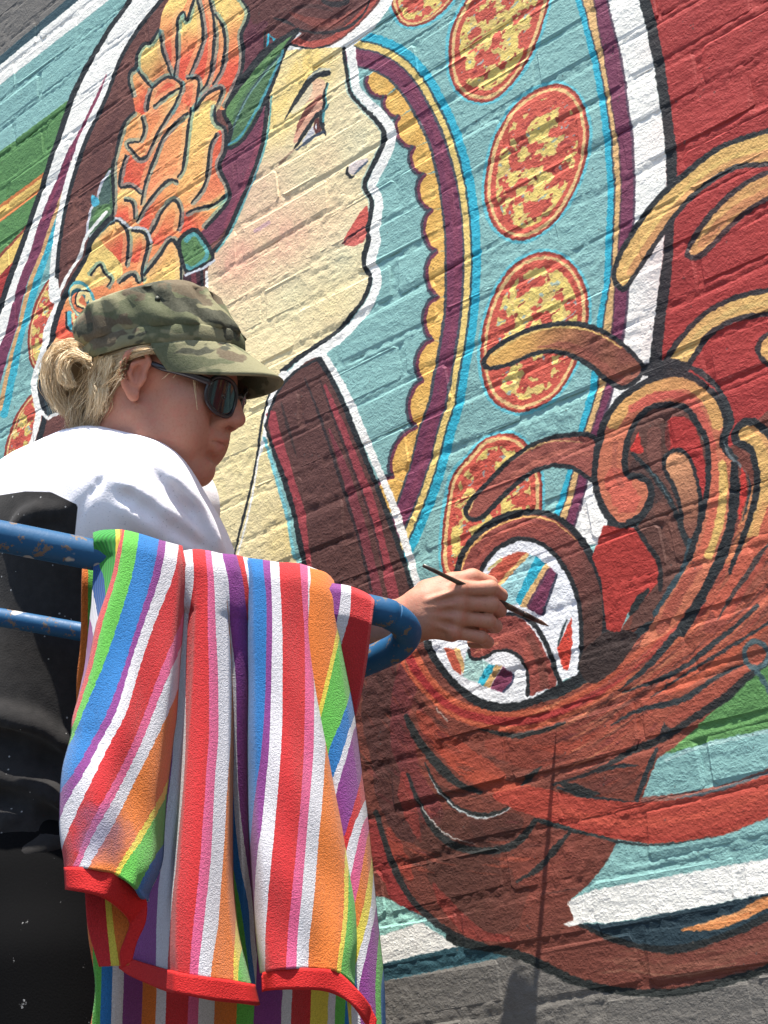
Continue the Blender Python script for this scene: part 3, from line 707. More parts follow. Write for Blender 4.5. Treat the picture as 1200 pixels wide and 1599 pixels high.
# --- white bowl with its stripes
BOWL = W7((430, 390), (500, 300), (600, 240), (680, 228), (790, 270), (880, 360), (950, 480), (990, 620), (1003, 800), (992, 1010), (900, 1060), (700, 1172), (560, 1202), (420, 1188), (300, 1112), (180, 982), (110, 868), (60, 700), (280, 480))
fill((230, 231, 233), BOWL)
MB = mask_of(BOWL)
for c_, p_ in (((196, 88, 66), W7((470, 420), (550, 340), (640, 300), (700, 318), (560, 500), (480, 560), (420, 500))), ((150, 198, 200), W7((700, 318), (760, 345), (650, 610), (540, 620), (520, 520))),
               (CYAN, W7((735, 335), (795, 370), (690, 600), (640, 620), (620, 590))), (TAN, W7((795, 370), (826, 398), (700, 640), (640, 625))), (MAROON, W7((822, 394), (862, 434), (770, 684), (690, 636)))):
    fill(c_, p_, sm=False, within=MB)
stroke((226, 180, 116), 6, W7((520, 500), (600, 410), (690, 322)), within=MB); stroke((206, 186, 120), 4, W7((460, 410), (540, 345)), within=MB)
stroke((60, 62, 80), 4, W7((862, 434), (825, 550), (775, 680)), within=MB); stroke((96, 60, 80), 4, W7((815, 405), (750, 520), (690, 630)), within=MB)
fill((206, 66, 50), W7((945, 690), (952, 850), (928, 1000), (895, 992), (864, 872), (910, 770)), sm=False); stroke((60, 74, 76), 4, W7((920, 700), (890, 780), (866, 860)), taper=(0.5, 0.5))
for c_, p_ in (((200, 92, 66), W7((200, 870), (250, 870), (312, 950), (300, 1030), (250, 990))), ((226, 180, 116), W7((255, 870), (290, 870), (320, 960), (312, 1020), (285, 950))), ((176, 214, 206), W7((330, 890), (460, 960), (410, 1080), (310, 1040))),
               (CYAN, W7((450, 966), (505, 970), (436, 1094), (395, 1072))), (TAN, W7((505, 970), (545, 976), (466, 1102), (430, 1090))), (MAROON, W7((548, 978), (606, 1020), (600, 1070), (548, 1132), (468, 1104)))):
    fill(c_, p_, sm=False, within=MB)
stroke((60, 66, 90), 4, W7((606, 1020), (600, 1070), (548, 1132)), sm=False)
HOOK = W7((500, 690), (560, 672), (640, 690), (710, 750), (775, 850), (825, 970), (855, 1085), (770, 1120), (700, 1145), (690, 1030), (650, 935), (580, 888), (500, 892), (440, 922), (380, 935), (345, 890), (380, 850), (430, 820))
fill((146, 70, 60), HOOK); MH_ = mask_of(HOOK)
stroke((112, 62, 50), 14, W7((700, 800), (770, 960), (790, 1100)), within=MH_, alpha=0.7); stroke((170, 84, 70), 12, W7((400, 890), (500, 830), (600, 800), (680, 860), (720, 980)), within=MH_, alpha=0.7); stroke((206, 130, 100), 3, W7((380, 900), (440, 860), (520, 840)), alpha=0.7)
stroke(INK, 8, W7((530, 668), (640, 676), (735, 740), (810, 870), (850, 1000), (885, 1085)), taper=(0.6, 1)); stroke(INK, 5, W7((345, 880), (362, 932), (430, 926), (500, 892), (580, 886), (650, 932), (688, 1020), (692, 1150)))
stroke(INK, 13, W7((100, 830), (125, 895), (200, 1010), (310, 1125), (430, 1198), (560, 1218), (700, 1190), (860, 1115), (1000, 1040), (1140, 900), (1200, 820)), taper=(0.8, 1))
# arc over the bowl
ARCO = W7((272, 470), (285, 390), (320, 300), (420, 180), (560, 100), (700, 72), (830, 92), (950, 170), (1050, 310), (1120, 470), (1145, 620), (1142, 800), (1120, 900))
ARCI = W7((1000, 1000), (1005, 800), (990, 620), (950, 480), (880, 360), (790, 270), (680, 230), (600, 240), (500, 300), (430, 390), (400, 470))
ARC = crom(ARCO, False, 6).tolist() + crom(ARCI, False, 6).tolist()
paint(to_cv(ARC), (150, 72, 62), grad=(W7((700, 150))[0], W7((1080, 800))[0], (78, 50, 42)))
stroke((176, 88, 70), 8, W7((380, 380), (470, 250), (600, 170), (740, 150), (860, 200)), alpha=0.6, taper=(0.3, 0.2)); stroke((226, 172, 100), 3.5, W7((300, 410), (340, 310), (440, 200), (560, 130), (680, 100), (820, 120), (900, 170), (980, 240)), taper=(1, 0.2))
stroke(INK, 10, ARCO, off=0); stroke(INK, 7, ARCI)
# --- red field between arc and curl
fill((58, 42, 38), W7((1000, 1010), (1010, 900), (1140, 780), (1230, 760), (1330, 800), (1240, 960), (1080, 1080)))
fill((170, 50, 41), G((240, 680), (420, 690), (500, 830), (560, 900), (565, 1000), (480, 1100), (380, 1190), (330, 1300), (250, 1290), (240, 1180), (220, 1000), (168, 860)), sm=False)
# column and dark inside of the curl
COLM = G((380, 150), (460, 40), (600, 10), (740, 30), (830, 200), (850, 450), (800, 700), (740, 880), (640, 1060), (540, 1220), (380, 1300), (420, 1180), (560, 1010), (570, 900), (490, 820), (420, 690), (500, 600), (530, 500), (480, 410), (370, 380), (345, 320))
stroke((98, 60, 50), 26, PX((985, 690), (1000, 655), (1030, 640), (1065, 644), (1090, 675))); fill((98, 60, 50), COLM, sm=False); MC = mask_of(COLM, False)
fill((172, 46, 41), G((610, 60), (730, 50), (800, 180), (835, 400), (810, 520), (770, 400), (740, 280), (650, 230), (600, 220)), within=MC); fill((200, 54, 44), G((440, 130), (470, 250), (420, 260), (390, 240)), sm=False)
stroke((130, 78, 66), 22, G((540, 120), (530, 250), (560, 360)), alpha=0.7, within=MC); stroke((74, 46, 40), 12, G((590, 80), (600, 220)), alpha=0.6)
stroke((120, 72, 58), 20, G((560, 560), (620, 700), (680, 820)), alpha=0.5, within=MC); stroke((70, 46, 42), 26, G((420, 320), (500, 420), (540, 520)), alpha=0.7, within=MC)
TB = G((588, 300), (620, 245), (690, 238), (745, 300), (790, 450), (802, 560), (790, 680), (745, 770), (700, 700), (682, 560), (640, 440), (600, 370))
paint(to_cv(crom(TB, True, 6)), (204, 142, 98), grad=(G((650, 300))[0], G((740, 680))[0], (122, 72, 56)))
outline(INK, 6, TB); stroke((36, 42, 44), 9, G((400, 250), (480, 330), (570, 440), (640, 560), (690, 690), (730, 810)), taper=(0.6, 0.8)); stroke((90, 120, 126), 2, G((480, 320), (560, 420), (630, 540)), alpha=0.7)
stroke((36, 34, 36), 8, G((420, 680), (500, 800), (560, 900), (568, 1060)), taper=(0.7, 0.8)); stroke((30, 36, 36), 12, G((390, 1200), (440, 1120), (500, 1050)), taper=(0.5, 0.3)); stroke((50, 70, 76), 12, G((740, 760), (720, 900), (640, 1040), (540, 1200)), taper=(0.6, 1))
# arms reaching left
ARM1 = D2((312, 335), (335, 350), (400, 335), (480, 302), (560, 302), (640, 340), (700, 390), (755, 410), (808, 350), (740, 272), (660, 225), (570, 210), (470, 225), (390, 260), (332, 300))
paint(to_cv(crom(ARM1, True, 6)), (216, 164, 86), grad=(D2((400, 280))[0], D2((640, 300))[0], (122, 64, 50)))
stroke((146, 76, 60), 12, D2((480, 285), (580, 280), (680, 340), (750, 390)), alpha=0.7, taper=(0.2, 0.6)); stroke((226, 186, 108), 4, D2((340, 310), (400, 265), (480, 232), (570, 220), (660, 238), (740, 285)), taper=(1, 0.4)); outline(INK, 7, ARM1)
ARM2 = D2((255, 800), (275, 822), (312, 810), (380, 740), (450, 682), (520, 655), (590, 662), (660, 695), (660, 570), (560, 560), (470, 585), (390, 640), (310, 720), (266, 770))
fill((148, 78, 66), ARM2); stroke((178, 100, 80), 9, D2((400, 690), (480, 640), (560, 610), (640, 620)), alpha=0.6); stroke((224, 180, 116), 3, D2((264, 800), (290, 745), (350, 680), (430, 615), (520, 578), (620, 580)), taper=(1, 0.3)); outline(INK, 7, ARM2)
# the curl
CURL = [(937, 700), (947, 662), (970, 627), (1005, 602), (1045, 587), (1075, 590), (1105, 610), (1125, 635), (1132, 665), (1125, 695), (1142, 717), (1146, 745), (1139, 800), (1131, 848), (1115, 885), (1085, 935), (1045, 985), (1000, 1010), (1029, 955), (1051, 922), (1077, 875), (1093, 826), (1107, 760), (1106, 693), (1095, 668), (1075, 638), (1050, 630), (1015, 635), (990, 660), (978, 690), (974, 725), (980, 744), (995, 746), (1011, 757), (1013, 779), (1000, 803), (979, 816), (960, 811), (941, 781), (933, 746)]
fill((190, 106, 76), CURL); MK = mask_of(CURL)
for c_, w_, p_, a_ in (((212, 164, 92), 20, PX((955, 665), (985, 625), (1030, 602), (1075, 600), (1110, 628), (1122, 668)), 0.85), ((196, 84, 70), 14, PX((985, 640), (1030, 618), (1070, 622), (1095, 650), (1112, 700)), 0.8), ((212, 176, 96), 14, PX((1128, 722), (1130, 760), (1122, 820), (1105, 870)), 0.9), ((200, 96, 70), 12, PX((1112, 700), (1116, 770), (1104, 840), (1080, 890), (1040, 960)), 0.7), ((202, 92, 74), 40, PX((960, 740), (975, 775), (985, 790)), 0.8), ((160, 84, 66), 8, PX((962, 690), (960, 730), (972, 760)), 0.5), ((150, 70, 54), 18, PX((1090, 880), (1060, 930), (1030, 985)), 0.7)):
    stroke(c_, w_, p_, alpha=a_, within=MK)
stroke(INK, 10, CURL[:11], off=-3); stroke(INK, 10, CURL[-8:] + [CURL[0]], off=-4); stroke(INK, 9, CURL[20:37], off=-2)
stroke((44, 52, 54), 9, PX((1040, 560), (1075, 572), (1105, 590), (1128, 618), (1142, 655), (1132, 690), (1150, 718)), taper=(0.6, 1)); stroke(INK, 18, PX((1005, 578), (1035, 572), (1068, 572)))
stroke(INK, 16, PX((1148, 722), (1147, 770), (1140, 825), (1122, 880), (1094, 935), (1060, 990)), taper=(0.8, 1)); stroke((120, 130, 132), 4, PX((1130, 690), (1140, 712), (1156, 726), (1166, 742)), taper=(0.5, 0.2), alpha=0.8)
# second plume at the right edge
PL2 = G((988, 150), (1010, 95), (1060, 58), (1130, 62), (1230, 150), (1500, 300), (1500, 700), (1260, 820), (1180, 900), (1060, 1080), (930, 1290), (820, 1290), (880, 1130), (960, 950), (1030, 760), (1080, 620), (1120, 440), (1112, 330), (1085, 240), (1010, 205))
paint(to_cv(crom(PL2, True, 6)), (208, 152, 92), grad=(G((1120, 300))[0], G((940, 1080))[0], (150, 72, 56))); M2 = mask_of(PL2)
stroke((190, 88, 64), 34, G((1220, 560), (1150, 760), (1040, 980), (920, 1200)), within=M2, alpha=0.85); stroke((216, 172, 98), 26, G((1050, 120), (1150, 260), (1170, 480), (1090, 720)), within=M2, alpha=0.75); stroke((160, 70, 54), 16, G((1230, 780), (1130, 960), (1000, 1180)), within=M2, alpha=0.7)
stroke((200, 56, 46), 10, G((1050, 340), (1055, 460), (1030, 640)), taper=(0.3, 0.3)); stroke((52, 60, 62), 4, G((1085, 380), (1090, 470), (1050, 650)), taper=(0.3, 0.3))
stroke(INK, 11, PL2[13:] + [PL2[0], PL2[1], PL2[2], PL2[3], PL2[4]], off=4, taper=(0.6, 1)); stroke((44, 52, 54), 8, G((1250, 740), (1160, 830), (1080, 960), (980, 1100), (900, 1230)), taper=(0.4, 0.2), alpha=0.8)
# gold strokes on the red field
GO = (214, 170, 98)
for p_, d_ in ((B2((730, 892), (718, 850), (750, 770), (830, 650), (930, 550), (1050, 460), (1200, 408), (1330, 380), (1330, 490), (1200, 512), (1100, 522), (1000, 580), (920, 660), (850, 760), (790, 850), (755, 900)), ((760, 850), (900, 650), (1050, 520), (1200, 470))),
               (B2((948, 795), (970, 740), (1040, 650), (1120, 580), (1200, 540), (1320, 500), (1320, 590), (1200, 622), (1110, 680), (1040, 750), (985, 802)), ((980, 760), (1080, 660), (1200, 590)))):
    fill(GO, p_); Mg = mask_of(p_)
    stroke((190, 130, 82), 12, B2(*d_), within=Mg, alpha=0.6, off=4); stroke((230, 192, 110), 6, B2(*d_), within=Mg, alpha=0.7, off=-6)
    outline(INK, 8, p_)
G3 = D2((875, 350), (905, 285), (990, 190), (1090, 132), (1200, 108), (1340, 90), (1340, 165), (1200, 180), (1100, 198), (1010, 250), (940, 350))
fill((216, 178, 102), G3); outline(INK, 8, G3); stroke((196, 176, 104), 8, D2((920, 320), (1000, 230), (1110, 165), (1250, 140)), alpha=0.6)
stroke(INK, 16, PX((1022, 578), (1048, 568), (1075, 574)))
G4 = D2((1168, 290), (1190, 250), (1260, 230), (1400, 260), (1400, 340), (1240, 350), (1190, 330)); fill(GO, G4); outline(INK, 8, G4)
for i in range(26):       # brushy darker and lighter passages on the red
    x_, y_ = RNG.uniform(1050, 1230), RNG.uniform(0, 620)
    glow([(150, 40, 40), (190, 62, 54), (138, 36, 38)][i % 3], (x_, y_), RNG.uniform(14, 34), 0.10, asp=2.2, rot=-0.1)

img = np.empty((MH, MW, 4), np.float32)
img[..., :3] = np.clip(CV * 0.93 + CV @ np.array((0.3, 0.59, 0.11), np.float32)[..., None] * 0.07, 0, 1) ** 1.06 * 0.985
img[..., 3] = 1.0
MURAL = bpy.data.images.new('mural_paint', MW, MH, alpha=True, float_buffer=False)
MURAL.colorspace_settings.name = 'sRGB'
MURAL.alpha_mode = 'CHANNEL_PACKED'
MURAL.pixels.foreach_set(np.ascontiguousarray(img[::-1]).ravel())
MURAL.update()
MURAL.pack()
# ------------------------------------------------------------------ the wall
PITCH = 0.0677; BL = 0.2032; JT = 0.0080
Z_J0 = 1.5 + 0.0787 * DWALL          # height of one traced bed joint
def bed(k): return Z_J0 + k * PITCH
_ro = np.random.default_rng(5)
ROWOFF = {k: (0.02 if k % 2 == 0 else 0.5) * BL + _ro.uniform(-0.02, 0.02) for k in range(-40, 60)}
ROWOFF[0] = 0.86 * BL; ROWOFF[16] = 0.25 * BL; ROWOFF[17] = 0.72 * BL; ROWOFF[18] = 0.05 * BL

nt = NT('painted_brick', 0.72, 0.32)
WALL = nt.m
pos = nt.pos()
sep = nt.n('ShaderNodeSeparateXYZ'); nt.l(pos, sep.inputs[0])
wob = nt.n('ShaderNodeTexNoise'); wob.inputs['Scale'].default_value = 140; wob.inputs['Detail'].default_value = 2
nt.l(pos, wob.inputs['Vector'])
ws = nt.n('ShaderNodeSeparateColor'); nt.l(wob.outputs['Color'], ws.inputs[0])
u = nt.math('MULTIPLY', nt.math('ADD', nt.math('SUBTRACT', sep.outputs[0], MX0), nt.math('MULTIPLY', nt.math('SUBTRACT', ws.outputs[0], 0.5), 0.0055)), 1.0 / MWID)
v = nt.math('MULTIPLY', nt.math('ADD', nt.math('SUBTRACT', sep.outputs[2], MZ0), nt.math('MULTIPLY', nt.math('SUBTRACT', ws.outputs[1], 0.5), 0.0055)), 1.0 / MHEI)
cmb = nt.n('ShaderNodeCombineXYZ'); nt.l(u, cmb.inputs[0]); nt.l(v, cmb.inputs[1])
tex = nt.n('ShaderNodeTexImage', image=MURAL, extension='CLIP', interpolation='Linear')
nt.l(cmb.outputs[0], tex.inputs['Vector'])
c = nt.mix(tex.outputs['Alpha'], tuple(lin(np.array(GREY) * 0.95) * PAINT_GAIN), tex.outputs['Color'])
GAINNODE = nt.mix(1.0, tex.outputs['Color'], (PAINT_GAIN,) * 3, 'MULTIPLY')
c = nt.mix(tex.outputs['Alpha'], tuple(lin(np.array(GREY) * 0.95) * PAINT_GAIN), GAINNODE)
# uneven coverage: brushy value changes, thin spots and small dirt specks
n2 = nt.noise(60, pos, 4, 0.65)
mp = nt.n('ShaderNodeMapping'); mp.inputs['Scale'].default_value = (45, 45, 150); mp.inputs['Rotation'].default_value = (0, 0.5, 0); nt.l(pos, mp.inputs[0])
n3 = nt.noise(1, mp.outputs[0], 3, 0.6)
val = nt.math('ADD', nt.math('MULTIPLY', n2, 0.26), nt.math('ADD', nt.math('MULTIPLY', n3, 0.26), 0.74))
gv = nt.n('ShaderNodeCombineColor'); [nt.l(val, gv.inputs[i]) for i in range(3)]
c = nt.mix(1.0, c, gv.outputs[0], 'MULTIPLY')
sp = nt.n('ShaderNodeTexVoronoi'); sp.inputs['Scale'].default_value = 95; nt.l(pos, sp.inputs['Vector'])
spm = nt.math('MULTIPLY', nt.math('LESS_THAN', sp.outputs['Distance'], 0.16), nt.math('GREATER_THAN', nt.noise(23, pos, 2), 0.60))
c = nt.mix(nt.math('MULTIPLY', spm, 0.55), c, (0.05, 0.045, 0.04))
nt.base(c)
h1 = nt.noise(260, pos, 3, 0.62)
mp2 = nt.n('ShaderNodeMapping'); mp2.inputs['Scale'].default_value = (26, 26, 75); nt.l(pos, mp2.inputs[0])
h3 = nt.noise(1, mp2.outputs[0], 3, 0.6)
amp = nt.ramp(n2, [(0.35, (0.35,) * 3), (0.62, (1.5,) * 3)])
h = nt.math('ADD', nt.math('MULTIPLY', nt.math('MULTIPLY', h1, 0.0011), amp), nt.math('MULTIPLY', h3, 0.0014))
nt.bump(h, 0.85, 1.0)

wall = empty('brick_wall', (-1.4, 0, 0))
tag(wall, 'painted brick wall carrying the large colourful mural of a woman in profile', 'wall')

def brick_mesh(seed, L=BL - JT, H=PITCH - JT):
    r = np.random.default_rng(seed)
    hl, hh, cc = L / 2, H / 2, 0.007
    ring = np.array([(-hl + cc, -hh), (hl - cc, -hh), (hl, -hh + cc), (hl, hh - cc), (hl - cc, hh), (-hl + cc, hh), (-hl, hh - cc), (-hl, -hh + cc)])
    ring = ring + r.normal(0, 0.0013, ring.shape)
    b = r.uniform(0.0022, 0.0060, 8)
    inner = ring - np.sign(ring) * np.stack([b * np.where(np.abs(ring[:, 0]) > hl - 0.5 * cc, 1, 0.4), b * np.where(np.abs(ring[:, 1]) > hh - 0.5 * cc, 1, 0.4)], 1)
    V = []
    for (x, z) in inner: V.append((x, r.normal(0, 0.0005), z))
    for (x, z), bb in zip(ring, b): V.append((x, bb * 0.26 + 0.0001, z))
    for (x, z) in ring: V.append((x, 0.05, z))
    F = [tuple(range(8))]
    for j in range(8):
        k = (j + 1) % 8
        F.append((j, 8 + j, 8 + k, k)); F.append((8 + j, 16 + j, 16 + k, 8 + k))
    me = bpy.data.meshes.new('brick')
    me.from_pydata(V, [], F); me.update(); me.materials.append(WALL)
    return me
VARI = [brick_mesh(100 + i) for i in range(14)]
seen_bricks = []; other = []
for k in range(-24, 48):
    zc = bed(k) + PITCH / 2
    if zc < 0.03 or zc > 4.6: continue
    for j in range(-30, 16):
        xc = j * BL + ROWOFF[k] + BL / 2
        if xc < -5.6 or xc > 2.6: continue
        cs = np.array([(xc + sx * BL / 2, 0.0, zc + sz * PITCH / 2) for sx in (-1, 1) for sz in (-1, 1)])
        px, py = proj(cs)
        vis = (px.max() > -4) and (px.min() < 1204) and (py.max() > -4) and (py.min() < 1603) and xc < 0
        (seen_bricks if vis else other).append((xc, zc))
rb = np.random.default_rng(3)
for (xc, zc) in seen_bricks:
    o = bpy.data.objects.new('brick', VARI[rb.integers(len(VARI))])
    o.location = (xc + rb.normal(0, 0.0008), rb.normal(0, 0.0004), zc + rb.normal(0, 0.0007))
    o.rotation_euler = (rb.normal(0, 0.005), rb.normal(0, 0.0035), rb.normal(0, 0.003))
    if rb.random() < 0.5: o.scale = (-1, 1, -1)
    o.parent = wall; o.matrix_parent_inverse = Matrix.Translation((1.4, 0, 0))
    COL.objects.link(o)
V = []; F = []
for (xc, zc) in other:
    me = VARI[rb.integers(len(VARI))]
    b0 = len(V)
    V += [(xc + v_.co.x, v_.co.y + 0.0, zc + v_.co.z) for v_ in me.vertices]
    F += [tuple(b0 + i for i in p.vertices) for p in me.polygons]
o = mesh_obj('outer_bricks', V, F, WALL, wall, smooth=False); o['kind'] = 'stuff'

def vnoise2(x, y, seed=0):
    """smooth value noise on arrays"""
    xi = np.floor(x).astype(np.int64); yi = np.floor(y).astype(np.int64)
    fx = x - xi; fy = y - yi
    fx = fx * fx * (3 - 2 * fx); fy = fy * fy * (3 - 2 * fy)
    def hsh(a, b):
        h_ = (a * 374761393 + b * 668265263 + seed * 982451653) & 0xffffffff
        h_ = ((h_ ^ (h_ >> 13)) * 1274126177) & 0xffffffff
        return ((h_ ^ (h_ >> 16)) & 0xffff) / 65535.0
    return (hsh(xi, yi) * (1 - fx) + hsh(xi + 1, yi) * fx) * (1 - fy) + (hsh(xi, yi + 1) * (1 - fx) + hsh(xi + 1, yi + 1) * fx) * fy

gx = np.arange(-2.5, -0.45, 0.0055); gz = np.arange(1.42, 3.98, 0.0036)
GX, GZ = np.meshgrid(gx, gz)
krow = np.floor((GZ - Z_J0) / PITCH).astype(int)
off = np.vectorize(lambda k: ROWOFF[int(k)])(krow)
fbed = np.abs(((GZ - Z_J0) / PITCH) - np.round((GZ - Z_J0) / PITCH)) * PITCH
deep = 0.0002 + 0.0018 * np.clip(vnoise2(GX * 4.5, krow * 3.1 + GZ * 2, 3) * 2.2 - 0.62, 0, 1)
head = 0.0002 + 0.0018 * vnoise2(GX * 9, GZ * 14, 9)
dep = np.where(fbed < JT * 0.62, deep, head)
dep = dep - 0.0020 * (vnoise2(GX * 130, GZ * 130, 1) - 0.35) - 0.0010 * (vnoise2(GX * 300, GZ * 260, 2) - 0.5)
dep = np.maximum(dep, -0.0008)
nx, nz = len(gx), len(gz)
V = np.stack([GX.ravel(), dep.ravel(), GZ.ravel()], 1)
I = (np.arange(nz - 1)[:, None] * nx + np.arange(nx - 1)[None]).ravel()
F = np.stack([I, I + 1, I + 1 + nx, I + nx], 1)
o = mesh_obj('mortar', V, F.tolist(), WALL, wall)
# plain backing beyond the mortar that is worked in detail
def slab(name, x0, x1, y0, y1, z0, z1, mat, parent=None):
    v = [(x, y, z) for x in (x0, x1) for y in (y0, y1) for z in (z0, z1)]
    f = [(0, 1, 3, 2), (4, 6, 7, 5), (0, 4, 5, 1), (2, 3, 7, 6), (0, 2, 6, 4), (1, 5, 7, 3)]
    return mesh_obj(name, v, f, mat, parent, smooth=False)
slab('wall_core', -5.6, 2.6, 0.012, 0.30, 0.0, 4.6, WALL, wall)
# ------------------------------------------------------------------ ground, platform, blue rail
nt = NT('asphalt', 0.9, 0.2); p = nt.pos()
nt.base(nt.ramp(nt.noise(60, p, 4, 0.7), [(0.3, (0.035, 0.035, 0.036)), (0.7, (0.075, 0.073, 0.070))]))
nt.bump(nt.noise(300, p, 2), 0.5, 0.003)
g = mesh_obj('ground', [(-60, -60, 0), (60, -60, 0), (60, 60, 0), (-60, 60, 0)], [(0, 1, 2, 3)], nt.m, smooth=False)
tag(g, kind='structure')

nt = NT('blue_paint', 0.5, 0.35); p = nt.pos()
n = nt.noise(55, p, 5, 0.7); n2 = nt.noise(160, p, 3, 0.6)
c = nt.mix(nt.math('MULTIPLY', nt.noise(20, p, 3), 0.6), (0.005, 0.078, 0.190), (0.004, 0.045, 0.120))
chip = nt.ramp(n, [(0.575, (0, 0, 0)), (0.60, (1, 1, 1))])
c = nt.mix(nt.math('MULTIPLY', chip, 0.85), c, (0.16, 0.105, 0.06))
drip = nt.ramp(nt.noise(34, p, 2, 0.4), [(0.68, (0, 0, 0)), (0.70, (1, 1, 1))])
c = nt.mix(nt.math('MULTIPLY', drip, 0.75), c, (0.42, 0.40, 0.36))
nt.base(c); nt.bump(nt.math('ADD', n, nt.math('MULTIPLY', n2, 0.4)), 0.35, 0.001)
nt.l(nt.ramp(n, [(0.3, (0.42,) * 3), (0.65, (0.7,) * 3)]), nt.b.inputs['Roughness'])
BLUE = nt.m
RA = at(-330, 772, 1.66); RB_ = at(575, 951, 1.845)
rail = empty('guard_rail', tuple(at(360, 905, 1.8) * np.array([1, 1, 0]) + np.array([0, 0, 0.87])))
tag(rail, 'blue painted tubular guard rail with a rounded end, chipped and paint-spattered', 'railing')
bend = [RA, at(0, 837, 1.725), at(300, 897, 1.79), RB_, at(612, 962, 1.856), at(630, 975, 1.868), at(636, 990, 1.885), at(624, 1008, 1.90), at(600, 1021, 1.915), at(560, 1038, 1.93), at(470, 1075, 1.97), at(340, 1120, 2.07)]
cb = crom(bend, False, 8)
V, F = tube(cb, 0.0172, 20); mesh_obj('top_rail', V, F, BLUE, rail)
V, F = tube([at(-330, 905, 2.02), at(0, 964, 1.93), at(130, 987, 1.925), at(380, 1030, 1.93)], 0.0112, 14); mesh_obj('mid_rail', V, F, BLUE, rail)
DECK = 0.84
def post_at(P, z0=DECK):
    V, F = tube([P, (P[0], P[1], (P[2] + z0) / 2), (P[0], P[1], z0)], 0.0172, 16); mesh_obj('post', V, F, BLUE, rail)
post_at(at(340, 1120, 2.07)); post_at(RA)
# platform she stands on
nt = NT('deck_board', 0.8, 0.3); p = nt.pos()
mp = nt.n('ShaderNodeMapping'); mp.inputs['Scale'].default_value = (3, 40, 10); nt.l(p, mp.inputs[0])
nt.base(nt.ramp(nt.noise(1, mp.outputs[0], 4), [(0.3, (0.14, 0.09, 0.05)), (0.7, (0.30, 0.21, 0.13))]))
PERS = at(110, 1000, 2.17)
plat = empty('work_platform', (PERS[0], PERS[1], 0))
tag(plat, 'low wooden work platform on blue legs under the painter', 'platform')
px0, px1, py0, py1 = PERS[0] - 0.55, PERS[0] + 0.55, PERS[1] - 0.42, min(PERS[1] + 0.42, -0.08)
for i in range(5):
    y0 = py0 + (py1 - py0) * i / 5
    slab('plank', px0, px1, y0 + 0.004, y0 + (py1 - py0) / 5 - 0.004, DECK - 0.04, DECK, nt.m, plat)
for sx in (px0 + 0.04, px1 - 0.04):
    for sy in (py0 + 0.04, py1 - 0.04):
        V, F = tube([(sx, sy, 0), (sx, sy, 0.4), (sx, sy, DECK - 0.041)], 0.02, 12); mesh_obj('leg', V, F, BLUE, plat)
# ------------------------------------------------------------------ towel over the rail
TA, TB_ = at(0, 837, 1.725), at(575, 951, 1.845)
tdir = TB_ - TA; tdir /= np.linalg.norm(tdir)
tn = np.cross(tdir, (0, 0, 1.0)); tn /= np.linalg.norm(tn)
if tn @ (CAM - TA) < 0: tn = -tn
def tdepth(px, py):
    r = ray(px, py)
    return ((TA - CAM) @ tn) / (r @ tn)
towel = empty('beach_towel', tuple(at(365, 1590, 1.62)))
tag(towel, 'rainbow striped terry towel with red hems draped over the blue rail', 'towel')
TC = dict(r=(222, 32, 40), k=(240, 96, 150), w=(235, 232, 240), o=(246, 128, 26), y=(246, 222, 60), g=(100, 200, 70), b=(28, 128, 205), p=(150, 62, 150), n=(40, 60, 130), h=(228, 70, 70), t=(54, 168, 62), e=(26, 90, 165))
def terry(name, cols, twill=False):
    nt = NT(name, 0.95, 0.12)
    uv = nt.n('ShaderNodeUVMap'); uv.uv_map = 'stripe'
    sp_ = nt.n('ShaderNodeSeparateXYZ'); nt.l(uv.outputs[0], sp_.inputs[0])
    pos = nt.pos()
    wv = nt.noise(420, pos, 1)
    N = len(cols)
    k = nt.math('ADD', sp_.outputs[0], nt.math('MULTIPLY', nt.math('SUBTRACT', wv, 0.5), 0.06 / N))
    c = nt.ramp(k, [(i / N, tuple((lin(TC[ch]) * 0.93 + 0.07 * float(lin(TC[ch]) @ np.array((0.3, 0.59, 0.11)))) * 0.64)) for i, ch in enumerate(cols)], 'CONSTANT')
    f = nt.noise(650, pos, 2, 0.6)
    if not twill:
        c = nt.mix(1.0, c, nt.ramp(f, [(0.30, (0.72,) * 3), (0.68, (1.06,) * 3)]), 'MULTIPLY')
        st = nt.n('ShaderNodeVectorMath', operation='DISTANCE'); nt.l(pos, st.inputs[0]); st.inputs[1].default_value = tuple(STAIN)
        sm = nt.ramp(nt.math('ADD', st.outputs['Value'], nt.math('MULTIPLY', nt.math('SUBTRACT', nt.noise(60, pos, 3), 0.5), 0.035)), [(0.010, (1, 1, 1)), (0.036, (0, 0, 0))])
        c = nt.mix(nt.math('MULTIPLY', sm, 0.62), c, (0.08, 0.07, 0.16))
        nt.bump(nt.math('ADD', f, nt.math('MULTIPLY', nt.noise(240, pos, 2), 0.5)), 0.8, 0.0018)
    else:
        wa = nt.n('ShaderNodeTexWave'); wa.inputs['Scale'].default_value = 120; nt.l(pos, wa.inputs[0])
        c = nt.mix(nt.math('MULTIPLY', wa.outputs['Fac'], 0.35), c, (0.02, 0.03, 0.03))
        nt.bump(wa.outputs['Fac'], 0.5, 0.001)
    nt.base(c)
    nt.b.inputs['Sheen Weight'].default_value = 0.15
    nt.b.inputs['Sheen Roughness'].default_value = 0.6
    return nt.m

